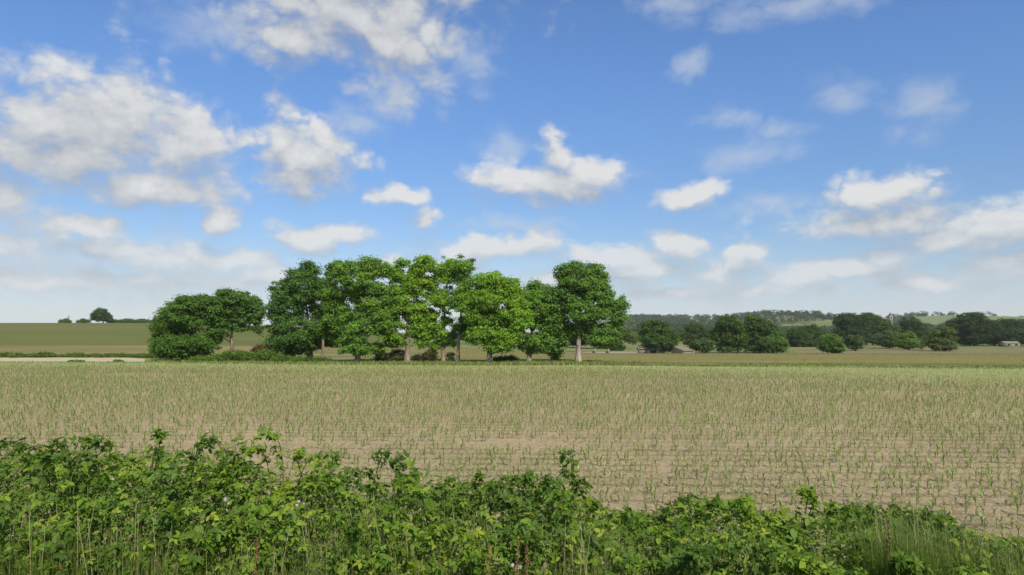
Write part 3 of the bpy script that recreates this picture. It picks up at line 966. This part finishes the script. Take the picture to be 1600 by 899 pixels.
for i in near:
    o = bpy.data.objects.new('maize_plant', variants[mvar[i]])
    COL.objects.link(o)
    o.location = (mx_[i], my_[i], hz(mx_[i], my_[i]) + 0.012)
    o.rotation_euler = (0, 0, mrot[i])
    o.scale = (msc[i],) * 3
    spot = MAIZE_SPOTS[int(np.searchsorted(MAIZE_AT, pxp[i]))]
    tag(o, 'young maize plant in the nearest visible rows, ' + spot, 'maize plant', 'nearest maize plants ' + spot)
# the rest of the crop: one object, instanced on points
vc = bpy.data.collections.new('maize_variants')
for i, me in enumerate(variants):
    vc.objects.link(bpy.data.objects.new('maize_variant', me))
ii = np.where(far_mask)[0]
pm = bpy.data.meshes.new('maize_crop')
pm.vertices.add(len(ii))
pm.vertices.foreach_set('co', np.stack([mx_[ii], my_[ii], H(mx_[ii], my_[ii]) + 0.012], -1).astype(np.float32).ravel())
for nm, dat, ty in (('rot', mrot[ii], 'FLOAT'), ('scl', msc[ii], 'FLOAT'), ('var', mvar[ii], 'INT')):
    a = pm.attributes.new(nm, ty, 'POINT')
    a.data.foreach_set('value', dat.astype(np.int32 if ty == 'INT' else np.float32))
crop = tag(link('maize_crop', pm), 'rows of young maize covering the rest of the dry tan field', 'maize crop', kind='stuff')
ng = bpy.data.node_groups.new('maize_rows', 'GeometryNodeTree')
ng.interface.new_socket('Geometry', in_out='INPUT', socket_type='NodeSocketGeometry')
ng.interface.new_socket('Geometry', in_out='OUTPUT', socket_type='NodeSocketGeometry')
gi, go = ng.nodes.new('NodeGroupInput'), ng.nodes.new('NodeGroupOutput')
ip = ng.nodes.new('GeometryNodeInstanceOnPoints')
ci = ng.nodes.new('GeometryNodeCollectionInfo')
ci.inputs['Collection'].default_value = vc
ci.inputs['Separate Children'].default_value = True
ci.inputs['Reset Children'].default_value = True


def named(nm, ty):
    n = ng.nodes.new('GeometryNodeInputNamedAttribute')
    n.data_type = ty
    n.inputs['Name'].default_value = nm
    return [s for s in n.outputs if s.enabled and s.name == 'Attribute'][0]


cx = ng.nodes.new('ShaderNodeCombineXYZ')
ng.links.new(named('rot', 'FLOAT'), cx.inputs[2])
ng.links.new(gi.outputs[0], ip.inputs['Points'])
ng.links.new(ci.outputs[0], ip.inputs['Instance'])
ip.inputs['Pick Instance'].default_value = True
ng.links.new(named('var', 'INT'), ip.inputs['Instance Index'])
e2r = ng.nodes.new('FunctionNodeEulerToRotation')
ng.links.new(cx.outputs[0], e2r.inputs[0])
ng.links.new(e2r.outputs[0], ip.inputs['Rotation'])
ng.links.new(named('scl', 'FLOAT'), ip.inputs['Scale'])
ng.links.new(ip.outputs[0], go.inputs[0])
md = crop.modifiers.new('rows', 'NODES')
md.node_group = ng


# ------------------------------------------------------------------ grasses
def blades(P, hgt, wid, col, lean=0.35, segs=4, dirs=None):
    """curved tapering grass blades"""
    n = len(P)
    a = rng.uniform(0, 2 * math.pi, n) if dirs is None else dirs
    d = np.stack([np.cos(a), np.sin(a), 0 * a], -1)
    s = np.stack([-np.sin(a), np.cos(a), 0 * a], -1)
    ln = np.abs(rng.normal(lean, lean * 0.6, n))
    V = []
    for i in range(segs + 1):
        t = i / segs
        p = P + np.array([0, 0, 1]) * (hgt * (t - 0.25 * ln * t * t))[:, None] + d * (hgt * ln * t ** 2)[:, None]
        ww = (wid * (1 - t ** 1.6) + 0.0004)[:, None]
        V += [p - s * ww, p + s * ww]
    V = np.stack(V, 1)
    k = 2 * (segs + 1)
    f0 = np.array([(2 * i, 2 * i + 1, 2 * i + 3, 2 * i + 2) for i in range(segs)])
    f = (f0[None] + (np.arange(n) * k)[:, None, None]).reshape(-1, 4)
    return V.reshape(-1, 3), f, np.repeat(col, k, 0)


def colmix(n, a, b, jit=0.15):
    t = rng.random((n, 1))
    return (np.array(a) * (1 - t) + np.array(b) * t) * rng.normal(1, jit, (n, 1)).clip(0.5, 1.6)


def field_grass(name, label, n, pxr, yf, hgt, wid, ca, cb):
    px = rng.uniform(*pxr, n)
    y0, y1 = yf
    t = rng.random(n)
    Y = np.array([(y0(p) if callable(y0) else y0) for p in px]) * (1 - t) + np.array([(y1(p) if callable(y1) else y1) for p in px]) * t
    X = (px - 800) / F * Y
    P = np.stack([X, Y, H(X, Y) - 0.02], -1)
    v, f, c = blades(P, rng.uniform(0.5, 1.2, n) * hgt, np.full(n, wid), colmix(n, ca, cb), 0.35, 2)
    tag(link(name, np_mesh(name, v, f, c), M_grass), label, 'grass', kind='stuff')


field_grass('rough_grass', 'rough green grass along the foot of the row of trees', 16000, (230, 1000), (lambda p: FAR(p) + 0.2, lambda p: FAR(p) + 7), 0.42, 0.04, (0.13, 0.18, 0.035), (0.24, 0.26, 0.07))
field_grass('margin_grass', 'bright green grass margin between the maize and the meadow', 14000, (900, 2000), (lambda p: FAR(p) + 0.2, lambda p: FAR(p) + 3.6 + 2.2 * math.sin(p * 0.021) + 1.2 * math.sin(p * 0.067)), 0.30, 0.04, (0.13, 0.19, 0.032), (0.23, 0.245, 0.065))
field_grass('meadow_grass', 'tall olive brown grass standing in the meadow', 16000, (560, 2000), (lambda p: FAR(p) + 6, 165), 0.24, 0.03, (0.17, 0.155, 0.05), (0.27, 0.22, 0.08))
field_grass('strip_grass', 'thin pale grass along the left edge of the field', 5000, (-300, 300), (lambda p: FAR(p) - 0.2, lambda p: FAR(p) + 3), 0.22, 0.03, (0.11, 0.15, 0.035), (0.2, 0.2, 0.06))


# ------------------------------------------------------------------ roadside hedge
# compound bramble leaf: three or five ovate toothed leaflets
def leaflet():
    v = np.array([(0, 0, 0), (0.34, 0.30, 0.06), (0.27, 0.70, 0.05), (0, 1.05, -0.06), (-0.27, 0.70, 0.05), (-0.34, 0.30, 0.06), (0, 0.48, -0.03)], float)
    f = [(6, 0, 1), (6, 1, 2), (6, 2, 3), (6, 3, 4), (6, 4, 5), (6, 5, 0)]
    return v, np.array(f)


LV, LF = leaflet()


def leaflets(cen, fwd, nrm, size, col):
    """many leaflets: base point, direction, normal, length"""
    n = len(cen)
    fwd = unit(fwd)
    sd = unit(np.cross(fwd, nrm))
    nn = np.cross(sd, fwd)
    s = size[:, None, None]
    curl = rng.uniform(0.3, 1.6, (n, 1, 1))
    wf = rng.uniform(0.6, 1.05, (n, 1, 1))
    V = cen[:, None] + s * (wf * LV[None, :, :1] * sd[:, None] + LV[None, :, 1:2] * fwd[:, None] + curl * LV[None, :, 2:3] * nn[:, None])
    f = (LF[None] + (np.arange(n) * len(LV))[:, None, None]).reshape(-1, 3)
    return V.reshape(-1, 3), f, np.repeat(col, len(LV), 0)


def compound(P, nrm, size, col, five=0.35):
    """three- or five-fingered leaves at points P facing nrm"""
    n = len(P)
    r = rng.normal(size=(n, 3)) + np.array([0, -0.3, -0.7])
    fwd = unit(r - nrm * np.sum(r * nrm, 1, keepdims=True))
    sd = np.cross(fwd, nrm)
    out = []
    five_m = rng.random(n) < five
    for a, k, m in ((0.0, 1.0, None), (1.15, 0.85, None), (-1.15, 0.85, None), (2.0, 0.62, five_m), (-2.0, 0.62, five_m)):
        idx = np.arange(n) if m is None else np.where(m)[0]
        jit = rng.normal(0, 0.15, (len(idx), 1))
        aa = a + jit
        fd = fwd[idx] * np.cos(aa) + sd[idx] * np.sin(aa) - nrm[idx] * rng.uniform(-0.05, 0.4, (len(idx), 1))
        nn = unit(nrm[idx] + rng.normal(0, 0.22, (len(idx), 3)))
        base = P[idx] + (fwd[idx] * size[idx, None] * 0.22 if a == 0.0 else 0)
        out.append(leaflets(base, fd, nn, size[idx] * k * rng.uniform(0.85, 1.15, len(idx)), col[idx] * rng.uniform(0.88, 1.12, (len(idx), 1))))
    nv, V, Fc, Cc = 0, [], [], []
    for v, f, c in out:
        V.append(v)
        Fc.append(f + nv)
        Cc.append(c)
        nv += len(v)
    return np.concatenate(V), np.concatenate(Fc), np.concatenate(Cc)


YH = 5.75        # distance of the hedge's crest
BODY = curve([(-700, 712), (-200, 720), (0, 726), (60, 716), (140, 722), (200, 752), (300, 744), (400, 752), (450, 775), (520, 755), (570, 778), (620, 750), (680, 778), (760, 790), (820, 780), (870, 778),
              (920, 795), (970, 822), (1040, 835), (1100, 812), (1160, 808), (1220, 825), (1280, 830), (1350, 822), (1420, 828), (1500, 842), (1560, 868), (1640, 888), (1900, 890), (2300, 880)])
LEAFC = [np.array(c) * np.array([1.45, 1.22, 0.80]) for c in ((0.040, 0.088, 0.018), (0.058, 0.125, 0.020), (0.085, 0.170, 0.022), (0.130, 0.215, 0.026), (0.165, 0.225, 0.034))]


def leafcol(P, n, bias=0.0):
    t = 1.55 + bias + 1.15 * vnoise(P, 3.2, 5) + rng.normal(0, 0.75, n)
    t = np.clip(t, 0, 3.999)
    i = t.astype(int)
    fr = (t - i)[:, None]
    A = np.array(LEAFC)
    return A[i] * (1 - fr) + A[i + 1] * fr


def env(x, th, depth):
    """point on (depth 0) or inside the hedge's rounded envelope"""
    px = 800 + F * x / YH
    zt = np.array([at(800, BODY(p), YH).z for p in px])
    zg = H(x, np.full_like(x, YH)) - 0.05
    pp = np.stack([x, th * 0.9, x * 0], -1)
    lump = 1 + 0.10 * vnoise(pp, 2.6, 8) + 0.06 * vnoise(pp, 6.5, 9)
    k = (1 - depth) * lump
    y = YH - np.sign(np.cos(th)) * np.abs(np.cos(th)) ** 0.75 * 1.15 * k
    z = zg + (zt - zg) * np.abs(np.sin(th)) ** 0.62 * k
    cy, cz = np.full_like(x, YH), zg + (zt - zg) * 0.4
    nrm = unit(np.stack([rng.normal(0, 0.25, len(x)), y - cy, (z - cz) * 1.15 + 0.12], -1))
    return np.stack([x, y, z], -1), nrm


def x_of(px, Y=YH):
    return (px - 800) / F * Y


SEC = [(-420, -10, 'bramble clump just left of the view'), (-10, 115, 'bushy bramble clump at the left edge of the hedge, with smooth light green crest'),
       (115, 215, 'darker leaning bramble clump left of the large drooping shoots'), (215, 345, 'bramble clump carrying two tall drooping leafy shoots'),
       (345, 470, 'bramble clump with thin leafy canes rising above the crest'), (470, 565, 'bramble clump with short upright shoots left of the arching cane'),
       (565, 690, 'bramble clump with a dark arching cane above it'), (690, 815, 'low bramble clump with bright yellow green shoot tips'),
       (815, 950, 'bramble clump topped by one tall isolated shoot'), (950, 1075, 'low bramble clump in the dip right of the isolated shoot'),
       (1075, 1230, 'rounded bramble clump rising right of the dip'), (1230, 1345, 'bramble clump with a ragged brownish shoot left of the grass tussock'),
       (1345, 1490, 'bramble clump mixed into the soft grass tussock'), (1490, 1640, 'sparse low bramble at the right end of the hedge'), (1640, 2000, 'low bramble clump just right of the view')]
SHOOTS = {1: [(20, 690, 5.9), (95, 690, 5.8), (140, 684, 5.8)], 2: [(170, 690, 6.0), (150, 688, 5.9)], 3: [(252, 676, 5.5), (322, 682, 5.5), (240, 705, 5.4), (295, 705, 5.4), (340, 690, 5.6)],
          4: [(385, 690, 5.6), (425, 676, 5.6), (405, 700, 5.5), (360, 702, 5.5), (460, 705, 5.6)], 5: [(490, 712, 5.6), (520, 706, 5.6), (505, 725, 5.4), (545, 740, 5.5)],
          6: [(600, 704, 5.5), (625, 712, 5.5), (645, 735, 5.4), (580, 735, 5.5)], 7: [(715, 745, 5.7), (745, 738, 5.7), (770, 760, 5.6), (800, 744, 5.5)],
          8: [(892, 708, 5.6), (885, 735, 5.5), (850, 748, 5.5), (830, 742, 5.5), (905, 750, 5.5)], 9: [(985, 795, 5.6), (1005, 805, 5.5)], 10: [(1120, 782, 5.5), (1165, 776, 5.5), (1090, 800, 5.5), (1205, 800, 5.5)],
          11: [(1262, 760, 5.5), (1275, 775, 5.5), (1300, 790, 5.6), (1325, 792, 5.6)], 12: [(1370, 795, 5.7), (1440, 800, 5.6), (1475, 812, 5.6)], 13: [(1520, 835, 5.5), (1560, 850, 5.5), (1590, 862, 5.5)]}
BR = 'bramble clumps of the roadside hedge'
leafvars = {}
for ci_ in range(4):
    for k_ in range(2):
        v, f, c = compound(np.zeros((1, 3)), np.array([[0, 0, 1.0]]), np.array([0.054]), LEAFC[ci_ + 1][None] * 1.05, 0.5 if k_ else 0.0)
        me = np_mesh('leaf', v, f, c)
        me.materials.append(M_hedge)
        leafvars[(ci_, k_)] = me


def blossom_mesh():
    V, Fc = [], []
    for i in range(5):
        a = i * 1.2566
        d, s = np.array([math.cos(a), math.sin(a), 0]), np.array([-math.sin(a), math.cos(a), 0])
        b0 = len(V)
        V += [np.zeros(3), d * 0.011 + s * 0.008, d * 0.019 + np.array([0, 0, 0.003]), d * 0.011 - s * 0.008]
        Fc.append((b0, b0 + 1, b0 + 2, b0 + 3))
    return np_mesh('blossom', np.array(V), np.array(Fc), np.tile((0.36, 0.33, 0.33), (len(V), 1)))


blos = blossom_mesh()
blos.materials.append(M_petal)


def orient(nv, spin):
    q = Vector(nv).to_track_quat('Z', 'Y')
    e = q.to_matrix().to_3x3()
    from mathutils import Matrix
    return (e @ Matrix.Rotation(spin, 3, 'Z')).to_euler()


for si, (pa, pb, lab) in enumerate(SEC):
    xa, xb = x_of(pa), x_of(pb)
    wid = xb - xa
    xm = (xa + xb) / 2
    org = Vector((xm, YH, hz(xm, YH)))
    root = empty('bramble_bush', org, lab, 'bramble', BR)
    o3 = np.array(org)
    inframe = pb > 0 and pa < 1600
    dens = 1.0 if inframe else 0.35
    if si == 13:
        dens = 0.55
    # foliage: leaves through the outer shell of the envelope
    n = int(wid * 4500 * dens)
    x = rng.uniform(xa - 0.12, xb + 0.12, n)
    th = rng.uniform(0.02, 2.75, n)
    dp = rng.exponential(0.13, n).clip(-0.0, 0.6) - 0.05
    deep = rng.random(n) < 0.33
    dp = np.where(deep, rng.uniform(0.1, 0.9, n), dp)
    P, nn = env(x, th, dp)
    nrm = unit(nn * 0.8 + np.array([0, -0.15, 0.5]) + rng.normal(0, 0.62, (n, 3)))
    size = np.clip(rng.normal(0.033, 0.009, n) * (1 + 0.42 * vnoise(P, 4.2, 77)), 0.014, 0.075) * np.where(deep, 1.35, 1.0)
    col = leafcol(P, n) * (1 - 0.0 * dp[:, None])
    v, f, c = compound(P - o3, nrm, size, col)
    # shoots rising over the crest: a cane with alternating leaves
    T = Tubes()
    sh_leaf = []
    extra = []
    for _ in range(int((9 if inframe else 4) * wid)):
        ep = rng.uniform(pa, pb)
        ey = rng.uniform(5.1, 6.0)
        extra.append((ep, BODY(ep) - rng.uniform(2, 34) + (5.75 - ey) * 34, ey))
    if inframe:
        for _ in range(int(13 * wid)):
            ep = rng.uniform(pa, pb)
            ey = rng.uniform(4.62, 5.1)
            extra.append((ep, max(BODY(ep) + 45, rng.uniform(775, 895)), ey))
    for (px, py, Yd) in SHOOTS.get(si, []) + extra:
        tip = np.array(at(px, py, Yd)) - o3
        bxx = tip[0] + rng.normal(0, 0.12)
        bz = tip[2] - rng.uniform(0.45, 0.6)
        ctrl = [np.array([bxx, tip[1] + 0.05, bz]), np.array([bxx * 0.6 + tip[0] * 0.4, tip[1] + 0.04, tip[2] - 0.08]), tip, tip + np.array([rng.choice([-1, 1]) * rng.uniform(0.08, 0.2), -0.04, -0.06])]
        ts = np.linspace(0, 1, 12)[:, None]
        pts = (1 - ts) ** 3 * ctrl[0] + 3 * (1 - ts) ** 2 * ts * ctrl[1] + 3 * (1 - ts) * ts ** 2 * ctrl[2] + ts ** 3 * ctrl[3]
        pts = pts + (ts * (tip - pts[np.argmax(pts[:, 2])])[None]) * 0.9
        T.add(pts, np.linspace(0.0055, 0.002, 12), 5)
        for q in range(2, 12):
            for _ in range(3 if q > 6 else 2):
                sh_leaf.append(pts[q] + rng.normal(0, 0.022, 3))
    # canes inside the clump
    for k in range(int(7 * max(wid, 0.5))):
        xx = rng.uniform(xa, xb)
        a_ = rng.uniform(0.6, 2.3)
        e1, _ = env(np.array([xx]), np.array([a_]), np.array([-0.02]))
        s0 = np.array([xx + rng.normal(0, 0.2), YH + rng.normal(0, 0.15), hz(xx, YH)])
        ts = np.linspace(0, 1, 8)[:, None]
        md_ = (s0 + e1[0]) / 2 + np.array([0, 0, 0.3])
        pts = (1 - ts) ** 2 * s0 + 2 * (1 - ts) * ts * md_ + ts ** 2 * e1[0] - o3
        T.add(pts, np.linspace(0.006, 0.0025, 8), 5)
    link('canes', T.mesh('canes'), M_cane, root)['kind'] = 'stuff'
    if sh_leaf:
        sp = np.array(sh_leaf)
        ns = len(sp)
        sn = unit(rng.normal(0, 0.55, (ns, 3)) + np.array([0, -0.25, 0.8]))
        sc = leafcol(sp + o3, ns, -0.25)
        v2, f2, c2 = compound(sp, sn, np.clip(rng.normal(0.045, 0.013, ns), 0.020, 0.075), sc, 0.3)
        v, f, c = np.concatenate([v, v2]), np.concatenate([f, f2 + len(v)]), np.concatenate([c, c2])
    tag(link('foliage', np_mesh('foliage', v, f, c), M_hedge, root), kind='stuff')
    if not inframe:
        continue
    # the largest outer leaves one by one, and the blossom
    nl = int(26 + 22 * wid)
    x = rng.uniform(xa, xb, nl)
    th = rng.uniform(0.35, 1.75, nl)
    P, nn = env(x, th, np.full(nl, -0.055) - rng.uniform(0, 0.04, nl))
    for i in range(nl):
        o = link('leaf', leafvars[(int(rng.choice([0, 1, 1, 2, 2, 3])), int(rng.integers(0, 2)))], None, root, Vector(P[i] - o3))
        nv = unit(nn[i] * 0.8 + np.array([0, -0.15, 0.6]) + rng.normal(0, 0.3, 3))
        o.rotation_euler = orient(nv, rng.uniform(0, 6.28))
        o.scale = (rng.uniform(0.75, 1.15),) * 3
    for _ in range(1):
        gx0 = rng.uniform(xa, xb)
        gt = rng.uniform(0.3, 1.3)
        for _k in range(rng.integers(2, 5)):
            P, nn = env(np.array([gx0 + rng.normal(0, 0.025)]), np.array([gt + rng.normal(0, 0.03)]), np.array([-0.075]))
            o = link('blossom', blos, None, root, Vector(P[0] - o3))
            o.rotation_euler = orient(unit(nn[0] + rng.normal(0, 0.3, 3)), rng.uniform(0, 6.28))
            o.scale = (rng.uniform(0.6, 0.85),) * 3

# fine grass stems growing up through the brambles
n = 5200
hx = rng.uniform(-5.6, 5.6, n)
hP, _ = env(hx, rng.uniform(0.15, 1.35, n), np.full(n, 0.10) + rng.uniform(0, 0.2, n))
hgt_ = rng.uniform(0.12, 0.34, n) * np.clip(1 + 0.7 * vnoise(hP, 1.6, 41), 0.3, 2)
v, f, c = blades(hP, hgt_, rng.uniform(0.0012, 0.0032, n), colmix(n, (0.11, 0.17, 0.03), (0.27, 0.26, 0.10)), 0.45, 4)
tag(link('hedge_grass', np_mesh('hedge_grass', v, f, c, True), M_grass), 'thin grass stems growing up through the bramble hedge', 'grass', kind='stuff')

# verge grasses in front of the hedge
n = 24000
gx_ = rng.uniform(-6.2, 6.2, n)
gy_ = 4.05 + 0.95 * rng.random(n) ** 0.6
gP = np.stack([gx_, gy_, H(gx_, gy_) - 0.02], -1)
pxg = 800 + F * gx_ / gy_
lift = np.interp(pxg, [-200, 0, 300, 700, 1000, 1300, 1600], [0.90, 0.86, 0.78, 0.70, 0.66, 0.72, 0.70])
gh = rng.uniform(0.45, 1.28, n) * lift * (1 + 0.25 * vnoise(gP, 1.7, 31))
cg = colmix(n, (0.10, 0.155, 0.024), (0.23, 0.255, 0.055))
dry = rng.random(n) < 0.07
cg[dry] = colmix(int(dry.sum()), (0.30, 0.25, 0.12), (0.36, 0.29, 0.15))
v, f, c = blades(gP, gh, rng.uniform(0.0025, 0.006, n), cg, 0.38, 4)
tag(link('verge_grass', np_mesh('verge_grass', v, f, c, True), M_grass), 'tall mixed grass on the verge in front of the bramble hedge', 'grass', kind='stuff')


# countable plants among the hedge
def tussock(label, px, Y, top, n, spread, ca, cb, wid=0.0028, lean=0.22):
    x = (px - 800) / F * Y
    b = Vector((x, Y, hz(x, Y)))
    h = at(px, top, Y).z - b.z
    r = empty('grass_tussock', b, label, 'grass', 'grass tussocks in the hedge')
    P = np.stack([rng.normal(0, spread, n), rng.normal(0, spread * 0.6, n), np.full(n, -0.02)], -1)
    v, f, c = blades(P, rng.uniform(0.7, 1.05, n) * h, np.full(n, wid), colmix(n, ca, cb), lean, 5)
    tag(link('blades', np_mesh('blades', v, f, c, True), M_grass, r), kind='stuff')
    T = Tubes()
    for _ in range(7):
        p = np.array([rng.normal(0, spread), rng.normal(0, spread * 0.5), 0])
        t_ = p + np.array([rng.normal(0, 0.1), rng.normal(0, 0.06), h * rng.uniform(0.9, 1.1)])
        T.add([p, (p + t_) / 2 + np.array([0, 0, 0.05]), t_], [0.003, 0.0022, 0.0012], 4)
    link('stalks', T.mesh('stalks'), M_straw, r)
    return r


M_straw = surf_material('dry_straw', (0.30, 0.25, 0.12), (0.42, 0.35, 0.19), 20, 0.8)
tussock('soft dense green grass tussock rising from the hedge at the right', 1392, 5.0, 800, 1500, 0.12, (0.10, 0.165, 0.03), (0.18, 0.225, 0.05))
tussock('thin grass tuft right of the soft dense tussock', 1470, 5.1, 815, 700, 0.16, (0.10, 0.15, 0.03), (0.19, 0.21, 0.06))
tussock('pale grass tuft near the right end of the hedge', 1545, 5.0, 850, 700, 0.2, (0.11, 0.15, 0.03), (0.22, 0.22, 0.07))
tussock('grass tuft in front of the bramble at the left edge', 70, 4.75, 800, 900, 0.2, (0.09, 0.15, 0.026), (0.19, 0.22, 0.05), 0.0035, 0.35)
tussock('grass tuft below the two tall drooping shoots', 215, 4.7, 815, 700, 0.18, (0.09, 0.15, 0.026), (0.19, 0.22, 0.05), 0.0035, 0.4)
tussock('arching grass tuft in front of the isolated shoot', 935, 4.75, 825, 420, 0.14, (0.10, 0.15, 0.03), (0.22, 0.23, 0.07), 0.003, 0.4)
tussock('grass tuft below the thin leafy canes', 470, 4.7, 830, 450, 0.16, (0.09, 0.15, 0.026), (0.18, 0.21, 0.05), 0.0035, 0.4)


def dock(label, px, Y, top):
    x = (px - 800) / F * Y
    b = Vector((x, Y, hz(x, Y)))
    h = at(px, top, Y).z - b.z
    r = empty('dock_plant', b, label, 'dock', 'rusty dock plants in front of the hedge')
    r.rotation_euler.z = rng.uniform(0, 6.28)
    T = Tubes()
    T.add([(0, 0, -0.02), (0.02, 0, h * 0.5), (0.05, 0.01, h)], [0.006, 0.005, 0.002], 6)
    link('stem', T.mesh('stem'), M_seed, r)
    n = 260
    t = rng.uniform(0.45, 1.0, n)
    c0 = np.stack([0.05 * t, 0.01 * t, h * t], -1)
    d = rng.normal(0, 1, (n, 3)) * (0.022 * (1.15 - t))[:, None] * np.array([1, 1, 0.6])
    v, f = leaf_quads(c0 + d, unit(rng.normal(size=(n, 3))), rng.uniform(0.004, 0.009, n), 0.8)
    link('seed_head', np_mesh('seed_head', v, f), M_seed, r)
    a = rng.uniform(0, 6.28, 5)
    cen = np.stack([0 * a, 0 * a, rng.uniform(0.1, 0.5, 5) * h], -1)
    fw = np.stack([np.cos(a), np.sin(a), 0.5 + 0 * a], -1)
    v, f, c = leaflets(cen, fw, unit(np.stack([-np.cos(a) * .5, -np.sin(a) * .5, 1 + 0 * a], -1)), rng.uniform(0.14, 0.2, 5), colmix(5, (0.09, 0.14, 0.03), (0.16, 0.15, 0.04)))
    link('leaves', np_mesh('leaves', v, f, c), M_hedge, r)


for px, Y, top, t in ((758, 4.6, 845, 'rusty dock stalk below the arching cane'), (800, 4.6, 835, 'tallest rusty dock stalk, in the middle of the hedge front'), (822, 4.7, 850, 'rusty dock stalk right of the tallest one'),
                      (400, 4.6, 842, 'lone rusty dock stalk at the lower left of the hedge'), (105, 4.6, 850, 'rusty dock stalk in front of the left edge bramble'), (1365, 4.9, 806, 'rusty dock stalk beside the soft dense tussock')):
    dock(t, px, Y, top)

# ------------------------------------------------------------------ haze
hm, hn, ho = material('haze_air')
pv = hn.new('ShaderNodeVolumePrincipled')
pv.inputs['Color'].default_value = (0.90, 0.95, 1.0, 1)
pv.inputs['Density'].default_value = 0.00008
pv.inputs['Anisotropy'].default_value = 0.0
hn.t.links.new(pv.outputs[0], ho.inputs['Volume'])
hb = link('haze', box_mesh('haze', -7200, 7200, -7200, 7200, -4.0, 90.0), hm)
tag(hb, 'thin pale summer haze over the whole view', 'haze', kind='stuff')
